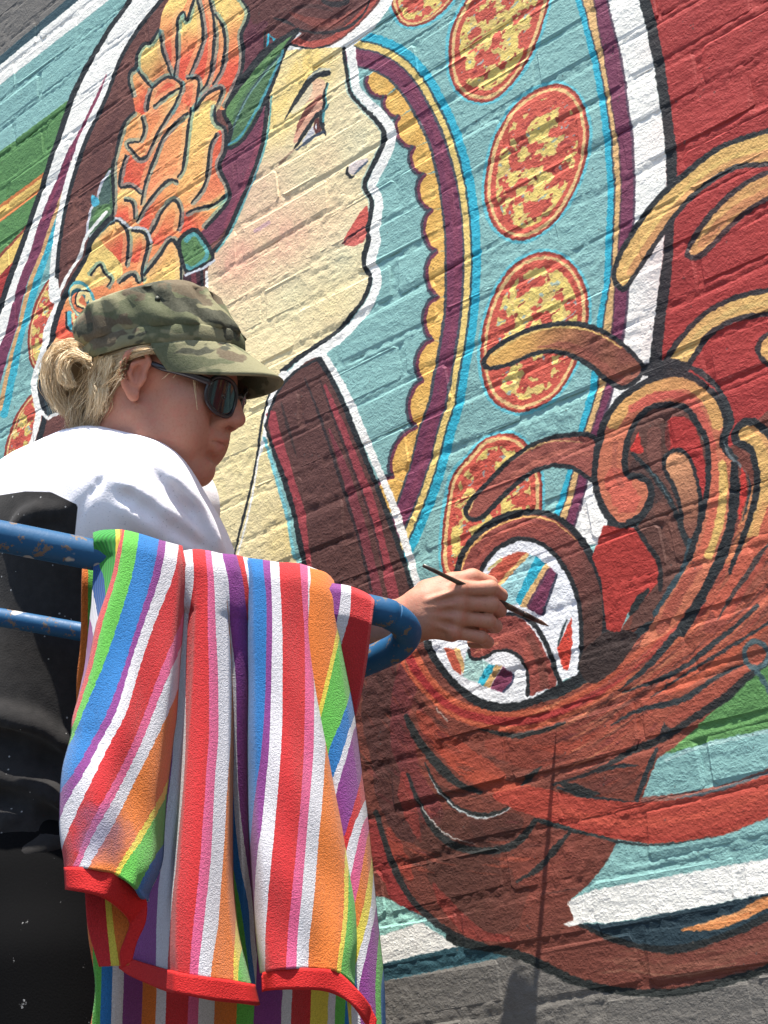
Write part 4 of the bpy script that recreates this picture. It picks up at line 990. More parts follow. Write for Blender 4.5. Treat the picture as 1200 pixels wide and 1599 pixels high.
def curve1(pts):
    a = np.array(sorted(pts), float)
    if len(a) > 2:
        a = crom(a, False, 8); a = a[np.argsort(a[:, 0])]
    return lambda t: np.interp(t, a[:, 0], a[:, 1])
def table(rows, ncol):
    """stripe boundaries as smooth curves: returns x of boundary k at height y"""
    ry = np.array(sorted(rows), float); K_ = np.arange(0, ncol + 1)
    X = np.zeros((len(ry), ncol + 1))
    for i, y in enumerate(sorted(rows)):
        d = rows[y]; ks = np.array(sorted(d), float); xs = np.array([d[q] for q in sorted(d)], float)
        x = np.interp(K_, ks, xs)
        if len(ks) > 1:
            st0 = xs[1] - xs[0]; st1 = xs[-1] - xs[-2]
        else: st0 = st1 = 14.0
        st0 = min(max(st0, 9), 24); st1 = min(max(st1, 9), 24)
        x = np.where(K_ < ks[0], xs[0] + (K_ - ks[0]) * st0, x); x = np.where(K_ > ks[-1], xs[-1] + (K_ - ks[-1]) * st1, x)
        X[i] = x
    yy = np.arange(ry[0] - 80, ry[-1] + 80, 4.0)
    g = np.exp(-0.5 * (np.arange(-18, 19) * 4 / 17.0) ** 2); g /= g.sum()
    out = []
    for k in K_:
        c = np.interp(yy, ry, X[:, k])
        c = np.convolve(np.pad(c, 18, mode='edge'), g, mode='valid'); out.append(c)
    return yy, np.array(out)
_tn = np.random.default_rng(21)
def sheet(name, L, R, top, bot, rows, mat, ncol, off, ns=70, nv=150, wrap=True):
    """one fold of the towel. L/R: edge x by y, top/bot: y by x, rows: {y: {boundary: x}}, off(s, v): metres towards the camera"""
    Lf, Rf, tf, bf = curve1(L), curve1(R), curve1(top), curve1(bot)
    yy_, XK = table(rows, ncol); V = []; UV = []
    s = np.linspace(0, 1, ns)
    ymid0 = np.mean([t[1] for t in top]); ymid1 = np.mean([t[1] for t in bot])
    vs = list(np.linspace(0, 1, nv))
    pre = [(-0.9, 0.036), (-0.6, 0.030), (-0.3, 0.018)] if wrap else []
    for (lift, back) in pre + [(None, v) for v in vs]:
        v = back if lift is None else 0.0
        yn = ymid0 + v * (ymid1 - ymid0)
        x = Lf(yn) + (Rf(yn) - Lf(yn)) * s
        y = tf(x) + v * (bf(x) - tf(x))
        x = Lf(y) + (Rf(y) - Lf(y)) * s
        y = tf(x) + v * (bf(x) - tf(x))
        k = np.zeros(ns)
        for i in range(ns):
            j = int(np.clip((y[i] - yy_[0]) / 4.0, 0, len(yy_) - 1))
            xk = np.maximum.accumulate(XK[:, j] + np.arange(ncol + 1) * 1e-3)
            k[i] = np.interp(x[i], xk, np.arange(ncol + 1))
        for i in range(ns):
            of = off(s[i], v)
            if wrap: of += max(0.0, 0.0215 - of) * max(0.0, 1 - v / 0.14) ** 0.5
            d = tdepth(x[i], y[i]) - of
            yy = y[i]
            if v < 0.05 and lift is None:      # rounding over the tube
                d += 0.014 * (1 - v / 0.05) ** 2
            if lift is not None:
                d += 0.014 + back; yy = y[i] - 2 + (0.9 + lift) * 0 + back * 260
            V.append(at(x[i], yy, d)); UV.append((np.clip((k[i] + 0.0) / ncol, 0.001, 0.999), v))
    nr = len(pre) + nv
    F = [(r * ns + i, r * ns + i + 1, (r + 1) * ns + i + 1, (r + 1) * ns + i) for r in range(nr - 1) for i in range(ns - 1)]
    o = mesh_obj(name, V, F, mat, towel)
    ul = o.data.uv_layers.new(name='stripe')
    li = np.empty(len(o.data.loops), np.int32); o.data.loops.foreach_get('vertex_index', li)
    ul.data.foreach_set('uv', np.array(UV, np.float32)[li].ravel())
    md = o.modifiers.new('thickness', 'SOLIDIFY'); md.thickness = 0.0035; md.offset = 0
    return o
def fold(a_top, a_bot, curl=0.02, cl=0.0, base=0.0, pw=0.6):
    """convex fold: amplitude grows downwards, right (curl) and left (cl) margins turn away"""
    def f(s, v):
        a = a_top + (a_bot - a_top) * v
        b = a * (math.sin(math.pi * min(max(s, 0), 1)) ** pw)
        if s > 0.88: b -= curl * ((s - 0.88) / 0.12) ** 2 * (0.35 + 0.65 * v)
        if s < 0.12: b -= cl * ((0.12 - s) / 0.12) ** 2
        return base + b + 0.020 + (0.003 * math.sin(9 * v + 5 * s) + 0.002 * math.sin(21 * v - 7 * s) + 0.0025 * math.sin(14 * s + 3 * v)) * (0.2 + v)
    return f
STAIN = at(160, 1302, tdepth(160, 1302) - 0.066)
# P1 left fold
rows1 = {835: {0: 186, 1: 195, 2: 217, 3: 250, 4: 260, 5: 279, 6: 305}, 895: {0: 177, 1: 185, 2: 207, 3: 239, 4: 250, 5: 272, 6: 300}, 970: {0: 155, 1: 161, 2: 185, 3: 216, 4: 224, 5: 239, 6: 281, 7: 296},
         1045: {0: 139, 1: 145, 2: 159, 3: 194, 4: 200, 5: 215, 6: 250, 7: 265, 8: 287}, 1120: {0: 113, 1: 120, 2: 127, 3: 167, 4: 180, 5: 194, 6: 222, 7: 235, 8: 256, 9: 295}, 1150: {1: 112, 2: 117, 3: 149, 4: 160, 5: 176, 6: 210, 7: 224, 8: 242, 9: 285},
         1200: {2: 88, 3: 121, 4: 137, 5: 152, 6: 187, 7: 200, 8: 217, 9: 268, 10: 276}, 1250: {3: 86, 4: 104, 5: 129, 6: 160, 7: 174, 8: 192, 9: 245, 10: 252, 11: 276}, 1300: {4: 88, 5: 105, 6: 137, 7: 147, 8: 167, 9: 217, 10: 225, 11: 262},
         1350: {5: 92, 6: 117, 7: 126, 8: 139, 9: 185, 10: 192, 11: 230, 12: 250, 13: 256}, 1400: {6: 98, 7: 106, 8: 118, 9: 158, 10: 166, 11: 204, 12: 228, 13: 234}}
L1 = [(826, 188), (895, 177), (970, 154), (1045, 138), (1120, 116), (1150, 113), (1200, 100), (1250, 96), (1300, 96), (1350, 103), (1400, 105)]
R1 = [(826, 280), (870, 287), (895, 289), (970, 285), (1045, 279), (1120, 274), (1150, 270), (1200, 264), (1250, 258), (1300, 255), (1350, 251), (1400, 231)]
T1 = terry('terry_left_fold', 'hgbpwrkwoygbwp')
f1 = fold(0.012, 0.052, 0.05, 0.01, 0.004)
sheet('left_fold', L1, R1, [(140, 829), (187, 829), (220, 836), (252, 846), (290, 856)], [(90, 1355), (104, 1355), (140, 1357), (180, 1366), (210, 1386), (230, 1408), (290, 1420)], rows1, T1, 14, f1)
# P2 middle fold
rows2 = {870: {2: 300, 3: 320, 4: 329, 5: 345, 6: 358}, 895: {2: 305, 3: 325, 4: 334, 5: 351, 6: 359}, 970: {1: 276, 2: 295, 3: 324, 4: 335, 5: 355, 6: 361}, 1045: {1: 272, 2: 292, 3: 326, 4: 339, 5: 360, 6: 366}, 1150: {1: 274, 2: 293, 3: 326, 4: 340, 5: 359, 6: 368},
         1200: {1: 271, 2: 291, 3: 322, 4: 335, 5: 355, 6: 366}, 1250: {1: 264, 2: 287, 3: 319, 4: 332, 5: 352, 6: 366}, 1300: {1: 259, 2: 282, 3: 315, 4: 330, 5: 350, 6: 366}, 1350: {0: 248, 1: 254, 2: 278, 3: 312, 4: 327, 5: 346, 6: 366}, 1400: {0: 240, 1: 248, 2: 272, 3: 307, 4: 321, 5: 342, 6: 366},
         1450: {0: 234, 1: 247, 2: 268, 3: 302, 4: 316, 5: 339, 6: 366}, 1490: {0: 239, 1: 246, 2: 265, 3: 299, 4: 311, 5: 330, 6: 364, 7: 370}, 1540: {0: 238, 1: 245, 2: 264, 3: 297, 4: 308, 5: 326, 6: 364, 7: 370}}
L2 = [(858, 276), (900, 276), (970, 268), (1045, 262), (1150, 250), (1250, 238), (1350, 225), (1400, 216), (1450, 210), (1500, 203), (1550, 200)]
R2 = [(858, 347), (895, 357), (970, 360), (1045, 362), (1150, 363), (1250, 362), (1350, 362), (1415, 366), (1470, 374), (1540, 392)]
def f2(s, v):
    x = s - 0.62
    b = (0.010 + 0.020 * v) * math.exp(-(x / 0.26) ** 2) - 0.010 * (1 - v) - 0.006 - 0.150 * v * max(0, (0.42 - s) / 0.42) ** 0.6
    if s > 0.92: b -= 0.03 * ((s - 0.92) / 0.08) ** 2
    return b + 0.024 + 0.002 * math.sin(8 * v + 3 * s)
sheet('middle_fold', L2, R2, [(262, 868), (300, 860), (325, 862), (350, 868), (365, 872)], [(190, 1500), (205, 1500), (240, 1510), (262, 1516), (290, 1522), (330, 1529), (360, 1533), (400, 1542)], rows2, terry('terry_middle_fold', 'pwrkwoyg'), 8, lambda s, v: f2(s, v), 70, 150)
# P2b purple fold
rows3 = {870: {3: 345, 4: 366, 5: 377, 6: 384}, 895: {2: 350, 3: 357, 4: 379, 5: 386}, 970: {2: 352, 3: 360, 4: 385, 5: 392}, 1045: {2: 361, 3: 369, 4: 392}, 1123: {2: 361, 3: 370, 4: 396}, 1210: {2: 365, 3: 371, 4: 398}, 1280: {1: 358, 2: 368, 3: 376, 4: 400}, 1350: {1: 365, 2: 375, 3: 385, 4: 404}, 1415: {0: 362, 1: 377, 2: 388, 3: 394}, 1470: {0: 363, 1: 383, 2: 389, 3: 396}, 1540: {0: 368, 1: 390, 2: 398}}
sheet('purple_fold', [(862, 340), (970, 350), (1045, 354), (1210, 354), (1350, 356), (1470, 360), (1540, 366)], [(862, 384), (895, 390), (970, 393), (1045, 396), (1210, 398), (1350, 402), (1470, 400), (1540, 398)], [(335, 866), (365, 868), (385, 873), (400, 876)], [(330, 1538), (400, 1542)], rows3, terry('terry_purple_fold', 'ygbwprw' if False else 'gbwprwb'), 7, lambda s, v: -0.004 - 0.12 * v + 0.020 + 0.012 * math.sin(math.pi * s), 30, 130)
# P3 broad front fold
rows4 = {880: {1: 409, 2: 421, 3: 435, 4: 467, 5: 479, 6: 497, 7: 530}, 925: {1: 416, 2: 424, 3: 438, 4: 470, 5: 480, 6: 496, 7: 530}, 982: {1: 416, 2: 425, 3: 440, 4: 475, 5: 479.5, 6: 488, 7: 530}, 1067: {1: 415, 2: 424, 3: 441, 4: 475, 5: 489, 6: 497, 7: 530}, 1123: {1: 412, 2: 422, 3: 441, 4: 475, 5: 489, 6: 505, 7: 540}, 1170: {1: 409, 2: 421, 3: 439, 4: 473, 5: 489, 6: 506, 7: 545},
         1210: {1: 404, 2: 417, 3: 437, 4: 471, 5: 485, 6: 504, 7: 545}, 1280: {1: 396, 2: 410, 3: 431, 4: 466, 5: 479, 6: 499, 7: 539, 8: 545}, 1350: {1: 391, 2: 402, 3: 424, 4: 459, 5: 473, 6: 492, 7: 537, 8: 541, 9: 556}, 1415: {1: 385, 2: 399, 3: 418, 4: 454, 5: 468, 6: 487, 7: 537, 8: 542, 9: 553, 10: 566}, 1470: {2: 400, 3: 416, 4: 449, 5: 463, 6: 480, 7: 531, 8: 536, 9: 556}, 1520: {2: 402, 3: 417, 4: 447, 5: 462, 6: 479, 7: 524, 8: 529, 9: 552, 10: 560}}
R4 = [(872, 500), (925, 497), (982, 489), (1067, 497), (1123, 506), (1170, 516), (1210, 525), (1280, 540), (1350, 552), (1415, 565), (1470, 566), (1530, 560), (1590, 586)]
f4 = fold(0.010, 0.040, 0.035, 0.03, 0.004)
sheet('broad_fold', [(866, 378), (895, 385), (925, 387), (982, 388), (1067, 390), (1170, 389), (1280, 390), (1350, 394), (1415, 398), (1470, 403), (1530, 410)], R4, [(375, 872), (409, 876), (435, 880), (467, 882), (500, 893)], [(395, 1522), (417, 1518), (457, 1513), (503, 1514), (527, 1519), (550, 1538), (573, 1566), (590, 1590)], rows4, terry('terry_broad_fold', 'bpwrkwoygbw'), 11, f4, 80, 150)
# P4 side fold behind it
rows5 = {880: {0: 497, 1: 530, 2: 534}, 925: {0: 496, 1: 528, 2: 532}, 982: {0: 486, 1: 526, 2: 531}, 1067: {0: 484, 1: 507, 2: 511, 3: 548}, 1123: {1: 495, 2: 499, 3: 533, 4: 548, 5: 552}, 1170: {3: 510, 4: 535, 5: 543, 6: 564}, 1210: {4: 522, 5: 529, 6: 563}, 1280: {5: 518, 6: 545, 7: 552, 8: 564, 9: 575}, 1350: {6: 525, 7: 535, 8: 550, 9: 564, 10: 577, 11: 581}, 1415: {8: 540, 9: 553, 10: 566, 11: 578, 12: 586}, 1470: {9: 540, 10: 552, 11: 564, 12: 574, 13: 588}, 1540: {10: 540, 11: 550, 12: 560, 13: 584, 14: 592}, 1610: {11: 552, 12: 566, 13: 586, 14: 594}}
sheet('side_fold', [(880, 470), (982, 465), (1067, 470), (1123, 480), (1210, 500), (1280, 512), (1350, 522), (1470, 535), (1620, 550)], [(880, 512), (925, 525), (982, 531), (1067, 544), (1123, 553), (1170, 559), (1210, 564), (1280, 573), (1350, 580), (1415, 586), (1470, 592), (1530, 598), (1620, 601)], [(460, 884), (497, 892), (512, 899), (526, 916)], [(450, 1612), (610, 1612)], rows5, terry('terry_side_fold', 'oygbwprwkoywpgb'), 15, lambda s, v: 0.026 - 0.018 * v + 0.016 * math.sin(math.pi * s) * (0.4 + v) - (0.03 * ((s - 0.85) / 0.15) ** 2 if s > 0.85 else 0), 60, 150)
# P6 flap over the rail end, hanging behind
rows6 = {920: {1: 533, 2: 547, 3: 580}, 960: {1: 529, 2: 548, 3: 578}, 990: {1: 518, 2: 535, 3: 574}, 1060: {1: 505, 2: 520, 3: 565}, 1120: {2: 505, 3: 552}}
sheet('end_flap', [(905, 505), (1130, 505)], [(930, 582), (940, 584), (960, 582), (1020, 575), (1080, 565), (1120, 555)], [(500, 908), (520, 913), (545, 917), (570, 927), (585, 938)], [(500, 1118), (560, 1118)], rows6, terry('terry_end_flap', 'pwrh'), 4, lambda s, v: 0.027 - 0.055 * max(0.0, v - 0.22), 40, 70)
# P0 back side of the weave at the left edge
rows7 = {835: {2: 105, 3: 130, 4: 181, 5: 186}, 895: {1: 120, 2: 140, 3: 166, 4: 182}, 935: {1: 130, 2: 150, 3: 166}, 960: {1: 144, 2: 155, 3: 170}, 1000: {0: 130, 1: 150, 2: 160}, 1100: {0: 122, 1: 146, 2: 160}}
sheet('turned_edge', [(826, 146), (895, 147), (935, 145), (960, 143), (1000, 139), (1045, 134), (1110, 120)], [(826, 192), (895, 181), (970, 160), (1045, 144), (1110, 124)], [(140, 836), (160, 830), (190, 829)], [(110, 1108), (190, 1108)], rows7, terry('towel_reverse', 'pwetyo', True), 6, lambda s, v: 0.002 - 0.02 * (1 - s) + 0.02, 24, 80)
# inside of the curled lower corner
rows8 = {1385: {1: 163, 2: 172}, 1450: {1: 168, 2: 178}, 1520: {1: 176, 2: 190}}
sheet('curled_corner', [(1380, 128), (1395, 133), (1450, 138), (1515, 157)], [(1380, 222), (1440, 216), (1480, 206), (1515, 200)], [(120, 1384), (230, 1396)], [(120, 1512), (230, 1505)], rows8, terry('terry_curl', 'ryo'), 3, lambda s, v: 0.0 + 0.012 * s, 30, 40, wrap=False)
# back half of the towel, hanging on the far side of the rail
xs_b = [140, 159, 175, 190, 222, 245, 260, 295, 309, 335, 371, 398, 440, 453, 486, 515, 525, 540]
rows9 = {880: {1: 137, **{i + 2: x + 10 for i, x in enumerate(xs_b[1:])}}, 1150: {1: 136, **{i + 2: x + 5 for i, x in enumerate(xs_b[1:])}}, 1540: {0: 128, 1: 148, **{i + 2: x for i, x in enumerate(xs_b[1:])}}, 1620: {0: 124, 1: 144, **{i + 2: x - 3 for i, x in enumerate(xs_b[1:])}}}
sheet('back_half', [(870, 131), (900, 128), (1000, 126), (1100, 120), (1380, 134), (1460, 139), (1540, 150), (1620, 140)], [(870, 540), (1150, 540), (1400, 560), (1620, 585)], [(120, 872), (600, 960)], [(100, 1612), (600, 1612)], rows9, terry('terry_back_half', 'ogbwpowrkwogpwrywgbp'), 20, lambda s, v: -0.050 - 0.17 * v + 0.010 * math.sin(22 * s) * v, 110, 90, wrap=False)
# hems: flat woven red bands
nt = NT('red_hem', 0.85, 0.2); p = nt.pos()
nz = nt.noise(480, p, 2, 0.6); mp = nt.n('ShaderNodeMapping'); mp.inputs['Scale'].default_value = (500, 500, 900); mp.inputs['Rotation'].default_value = (0.3, 0.6, 0.4); nt.l(p, mp.inputs[0])
wv_ = nt.noise(1, mp.outputs[0], 1)
nt.base(nt.mix(nt.math('MULTIPLY', nt.math('ADD', nz, wv_), 0.55), tuple(lin((232, 58, 54)) * 0.72), tuple(lin((190, 26, 34)) * 0.62)))
nt.bump(nt.math('ADD', nz, wv_), 0.6, 0.0012)
HEM = nt.m
def hem(name, top, bot, off0, n=60, rows_=7, bulge=0.0):
    A = crom(top, False, 10); B = crom(bot, False, 10)
    ta = np.linspace(0, 1, n)
    def rs(c):
        l = np.r_[0, np.cumsum(np.linalg.norm(np.diff(c, axis=0), axis=1))]; l /= l[-1]
        return np.stack([np.interp(ta, l, c[:, 0]), np.interp(ta, l, c[:, 1])], 1)
    A, B = rs(A), rs(B); V = []
    for r in range(rows_):
        t = r / (rows_ - 1)
        for i in range(n):
            x, y = A[i] * (1 - t) + B[i] * t
            o_ = off0(ta[i]) if callable(off0) else off0
            V.append(at(x, y, tdepth(x, y) - o_ - bulge * math.sin(math.pi * t)))
    F = [(r * n + i, r * n + i + 1, (r + 1) * n + i + 1, (r + 1) * n + i) for r in range(rows_ - 1) for i in range(n - 1)]
    o = mesh_obj(name, V, F, HEM, towel)
    md = o.modifiers.new('thickness', 'SOLIDIFY'); md.thickness = 0.004; md.offset = 0
    return o
def o1(t):
    return f1(0.02 + 0.9 * t, 1.0) + 0.001
hem('hem', [(103, 1354), (122, 1354), (140, 1356), (180, 1365), (210, 1385), (228, 1408), (227, 1440), (214, 1470), (206, 1500)], [(105, 1389), (120, 1392), (135, 1394), (160, 1401), (185, 1418), (203, 1440), (196, 1465), (188, 1488), (190, 1512)], lambda t: 0.03 + 0.042 * math.sin(math.pi * min(t / 0.6, 1)) ** 0.6 * (1 if t < 0.3 else max(0.0, 1 - (t - 0.3) / 0.5)) - (0.012 * t))
hem('hem', [(190, 1490), (205, 1497), (240, 1508), (262, 1514), (290, 1520), (330, 1527), (360, 1531), (396, 1538)], [(188, 1512), (205, 1524), (232, 1536), (262, 1548), (300, 1556), (340, 1563), (380, 1567), (404, 1570)], lambda t: f2(t, 1.0) + 0.002)
hem('hem', [(409, 1524), (417, 1517), (457, 1512), (503, 1513), (527, 1518), (550, 1537), (573, 1565), (588, 1592)], [(410, 1549), (419, 1547), (457, 1545), (503, 1547), (531, 1556), (555, 1574), (574, 1601), (584, 1616)], lambda t: f4(min(max(t, 0.03), 0.9), 1.0) + 0.002)
# ------------------------------------------------------------------ the painter
def cw(c):
    return CAM + RC @ np.asarray(c, float)
_th, _ps, _tz, HS = math.radians(11), math.radians(20), 0.12, 0.965
Uc = np.array([math.sin(_th), -math.cos(_th), _tz]); Uc /= np.linalg.norm(Uc)
Fc = np.array([math.cos(_th) * math.cos(_ps), math.sin(_th) * math.cos(_ps), -math.sin(_ps)]); Fc -= Uc * (Fc @ Uc); Fc /= np.linalg.norm(Fc)
Sc = np.cross(Fc, Uc)
if Sc[2] > 0: Sc = -Sc
hF, hU, hS = RC @ Fc, RC @ Uc, RC @ Sc            # forward, up, right side (towards the camera)
hO = at(215, 592, 2.05) - HS * (-0.005 * hF + 0.074 * hS)
HM = np.stack([hF, hS, hU], 1)                    # local (forward, side, up) -> world
def hp(x, s, z): return hO + HS * (HM @ np.array([x, s, z]))

class Field:
    """signed distance field on a grid, smooth unions, meshed with surface nets"""
    def __init__(self, lo, hi, h):
        self.lo = np.asarray(lo, float); self.h = h
        self.n = np.ceil((np.asarray(hi) - self.lo) / h).astype(int) + 1
        self.f = np.full(self.n, 0.2, np.float32)
    def box(self, lo, hi):
        a = np.clip(np.floor((lo - self.lo) / self.h).astype(int), 0, self.n - 1)
        b = np.clip(np.ceil((hi - self.lo) / self.h).astype(int) + 1, 1, self.n)
        if np.any(b <= a): return None
        ax = [self.lo[i] + np.arange(a[i], b[i]) * self.h for i in range(3)]
        P = np.stack(np.meshgrid(*ax, indexing='ij'), -1)
        return tuple(slice(a[i], b[i]) for i in range(3)), P
    def comb(self, sl, d, k, sub=False):
        a = self.f[sl]
        if sub:
            d = -d
            h = np.clip(0.5 - 0.5 * (d - a) / max(k, 1e-6), 0, 1)
            self.f[sl] = a * h + d * (1 - h) + k * h * (1 - h)
            return
        h = np.clip(0.5 + 0.5 * (a - d) / max(k, 1e-6), 0, 1)
        self.f[sl] = a * (1 - h) + d * h - k * h * (1 - h)
    def cap(self, p, q, r0, r1=None, k=0.01, sub=False):
        r1 = r0 if r1 is None else r1
        p, q = np.asarray(p, float), np.asarray(q, float)
        m_ = max(r0, r1) + k + 0.02
        bx = self.box(np.minimum(p, q) - m_, np.maximum(p, q) + m_)
        if bx is None: return
        sl, P = bx
        d = q - p
        t = np.clip(((P - p) @ d) / (d @ d + 1e-12), 0, 1)
        dist = np.linalg.norm(P - p - t[..., None] * d, axis=-1) - (r0 + (r1 - r0) * t)
        self.comb(sl, dist, k, sub)
    def chain(self, pts, rs, k=0.01, sub=False):
        for i in range(len(pts) - 1): self.cap(pts[i], pts[i + 1], rs[i], rs[i + 1], k, sub)
    def ell(self, c, rad, M=None, k=0.01, sub=False):
        c = np.asarray(c, float); rad = np.asarray(rad, float); M = np.eye(3) if M is None else M
        m_ = rad.max() + k + 0.02
        bx = self.box(c - m_, c + m_)
        if bx is None: return
        sl, P = bx
        q = (P - c) @ M
        k0 = np.linalg.norm(q / rad, axis=-1); k1 = np.linalg.norm(q / rad ** 2, axis=-1)
        self.comb(sl, k0 * (k0 - 1) / (k1 + 1e-9), k, sub)
    def surf(self, px, py, d0=1.7, d1=2.6):
        """first surface point along the photo ray"""
        ds = np.arange(d0, d1, 0.004)
        P = CAM + ray(px, py) * ds[:, None]
        i = np.round((P - self.lo) / self.h).astype(int)
        ok = np.all((i >= 0) & (i < self.n), axis=1)
        for j in np.where(ok)[0]:
            if self.f[tuple(i[j])] < 0: return P[j], ds[j]
        return None, None
    def mesh(self):
        f = self.f; ins = f < 0
        n = self.n
        mixed = np.zeros(n - 1, bool)
        s0 = ins[:-1, :-1, :-1]
        for dx in (0, 1):
            for dy in (0, 1):
                for dz in (0, 1):
                    mixed |= ins[dx:n[0] - 1 + dx, dy:n[1] - 1 + dy, dz:n[2] - 1 + dz] != s0
        cells = np.argwhere(mixed)
        cid = np.full(n - 1, -1, np.int64); cid[tuple(cells.T)] = np.arange(len(cells))
        cor = np.array([(a, b, c) for a in (0, 1) for b in (0, 1) for c in (0, 1)])
        vals = np.stack([f[tuple((cells + o).T)] for o in cor], 1)
        acc = np.zeros((len(cells), 3)); cnt = np.zeros(len(cells))
        for i in range(8):
            for j in range(i + 1, 8):
                if np.abs(cor[i] - cor[j]).sum() != 1: continue
                va, vb = vals[:, i], vals[:, j]
                m_ = (va < 0) != (vb < 0)
                t = np.where(m_, va / (va - vb + 1e-12), 0)
                acc[m_] += (cor[i] + t[:, None] * (cor[j] - cor[i]))[m_]; cnt[m_] += 1
        V = (cells + acc / cnt[:, None]) * self.h + self.lo
        Fs = []
        for ax in range(3):
            b, c = (ax + 1) % 3, (ax + 2) % 3
            sl0 = [slice(1, None) if i != ax else slice(None, -1) for i in range(3)]
            A = ins[tuple(slice(1, -1) if i != ax else slice(0, -1) for i in range(3))]
            B = ins[tuple(slice(1, -1) if i != ax else slice(1, None) for i in range(3))]
            e = np.argwhere(A != B)
            if len(e) == 0: continue
            fl = A[tuple(e.T)]
            base = e + np.array([1 if i != ax else 0 for i in range(3)])
            def cell(db, dc):
                q = base.copy(); q[:, b] += db; q[:, c] += dc
                return cid[tuple(q.T)]
            quad = np.stack([cell(-1, -1), cell(0, -1), cell(0, 0), cell(-1, 0)], 1)
            quad[~fl] = quad[~fl][:, ::-1]
            Fs.append(quad)
        F = np.vstack(Fs); F = F[(F >= 0).all(1)]
        return V, F

def smooth_mesh(V, F, it=2, w=0.5):
    n = len(V)
    for _ in range(it):
        acc = np.zeros_like(V); c = np.zeros(n)
        for a, b in ((0, 1), (1, 2), (2, 3), (3, 0)):
            np.add.at(acc, F[:, a], V[F[:, b]]); np.add.at(c, F[:, a], 1)
            np.add.at(acc, F[:, b], V[F[:, a]]); np.add.at(c, F[:, b], 1)
        V = V * (1 - w) + w * acc / np.maximum(c, 1)[:, None]
    return V

feet = np.array([PERS[0], PERS[1], DECK])
person = empty('person', tuple(feet))
tag(person, 'person in a camouflage cap, sunglasses and black and white shirt painting the wall', 'person')

# ---- skin
SH = at(200, 790, 2.02); EL = at(400, 962, 2.075); WR = at(636, 972, 1.962); FA = at(500, 962, 2.03)
_pts = np.array([hO, hp(0.13, 0, 0), hp(-0.12, 0, 0), hp(0, 0.1, 0.15), hp(0, -0.1, -0.13), SH, EL, FA, at(196, 760, 2.13)])
B = Field(_pts.min(0) - 0.075, _pts.max(0) + 0.075, 0.0024)
def ecap(a, b, r0, r1=None, k=0.01): B.cap(hp(*a), hp(*b), r0 * HS, None if r1 is None else r1 * HS, k)
def eel(c, r, k=0.01, sub=False): B.ell(hp(*c), np.array(r) * HS, HM, k, sub)
eel((-0.012, 0, 0.040), (0.098, 0.074, 0.090))
eel((0.045, 0, -0.015), (0.046, 0.056, 0.082), 0.03)
eel((0.030, 0, -0.055), (0.050, 0.052, 0.050), 0.03)
for s in (-1, 1):
    ecap((-0.002, 0.056 * s, -0.045), (0.020, 0.050 * s, -0.082), 0.016, 0.018, 0.03)
    ecap((0.020, 0.050 * s, -0.082), (0.066, 0.016 * s, -0.100), 0.018, 0.018, 0.025)
    eel((0.058, 0.042 * s, -0.018), (0.026, 0.022, 0.022), 0.02)
    ecap((0.082, 0.012 * s, 0.028), (0.066, 0.046 * s, 0.030), 0.012, 0.010, 0.015)
    eel((0.062, 0.038 * s, -0.055), (0.026, 0.020, 0.030), 0.02)
    eel((0.101, 0.0135 * s, -0.0285), (0.0115, 0.0080, 0.0085), 0.004)
    ecap((0.090, 0.018 * s, -0.0560), (0.1005, 0.004 * s, -0.0525), 0.0035, 0.0056, 0.006)
    ecap((0.088, 0.016 * s, -0.0615), (0.0965, 0.004 * s, -0.0655), 0.0036, 0.0058, 0.006)
ecap((0.088, 0, 0.022), (0.104, 0, -0.004), 0.0085, 0.0085, 0.012)
ecap((0.104, 0, -0.004), (0.1145, 0, -0.0225), 0.0092, 0.0115, 0.008)
eel((0.083, 0, -0.045), (0.018, 0.024, 0.022), 0.014)
eel((0.072, 0, -0.098), (0.019, 0.022, 0.018), 0.016)
for s in (-1, 1):
    B.chain([hp(0.0875, 0.0225 * s, -0.0598), hp(0.097, 0.016 * s, -0.0590), hp(0.104, 0.0, -0.0588)], [0.0012, 0.0016, 0.0018], 0.002, sub=True)
    B.chain([hp(0.098, 0.0235 * s, -0.018), hp(0.090, 0.0255 * s, -0.030), hp(0.089, 0.027 * s, -0.040)], [0.0010, 0.0014, 0.0008], 0.006, sub=True)
for s in (-1, 1): B.ell(hp(0.104, 0.0065 * s, -0.0345), np.array((0.005, 0.0032, 0.003)) * HS, HM, 0.002, sub=True)
B.cap(hp(0.088, -0.012, -0.0795), hp(0.088, 0.012, -0.0795), 0.0018, None, 0.008, sub=True)
# ear (near side and far side)
for s in (-1, 1):
    e0 = lambda a, b, o=0.0: hp(-0.004 + a, s * (0.0735 + o), 0.004 + b)
    B.ell(e0(-0.003, 0.002, 0.003), (0.014, 0.006, 0.026), HM, 0.004)
    hel = [(0.010, 0.004, 0.004), (0.014, 0.020, 0.005), (0.007, 0.032, 0.007), (-0.006, 0.034, 0.010), (-0.016, 0.026, 0.013), (-0.019, 0.012, 0.015), (-0.018, -0.003, 0.014), (-0.012, -0.016, 0.010), (-0.003, -0.026, 0.006)]
    B.chain([e0(*q) for q in hel], [0.0032, 0.0036, 0.0038, 0.0038, 0.0038, 0.0038, 0.0038, 0.0042, 0.0055], 0.003)
    B.ell(e0(0.002, -0.027, 0.005), (0.0075, 0.004, 0.0085), HM, 0.004)
    B.ell(e0(0.000, 0.004, 0.012), (0.0085, 0.0085, 0.015), HM, 0.003, sub=True)
    B.chain([e0(0.004, 0.020, 0.006), e0(-0.007, 0.012, 0.010), e0(-0.009, 0.0, 0.010), e0(-0.002, -0.012, 0.007)], [0.003, 0.003, 0.003, 0.003], 0.003)
    B.cap(e0(0.011, -0.003, 0.004), e0(0.009, -0.010, 0.006), 0.004, 0.003, 0.003)
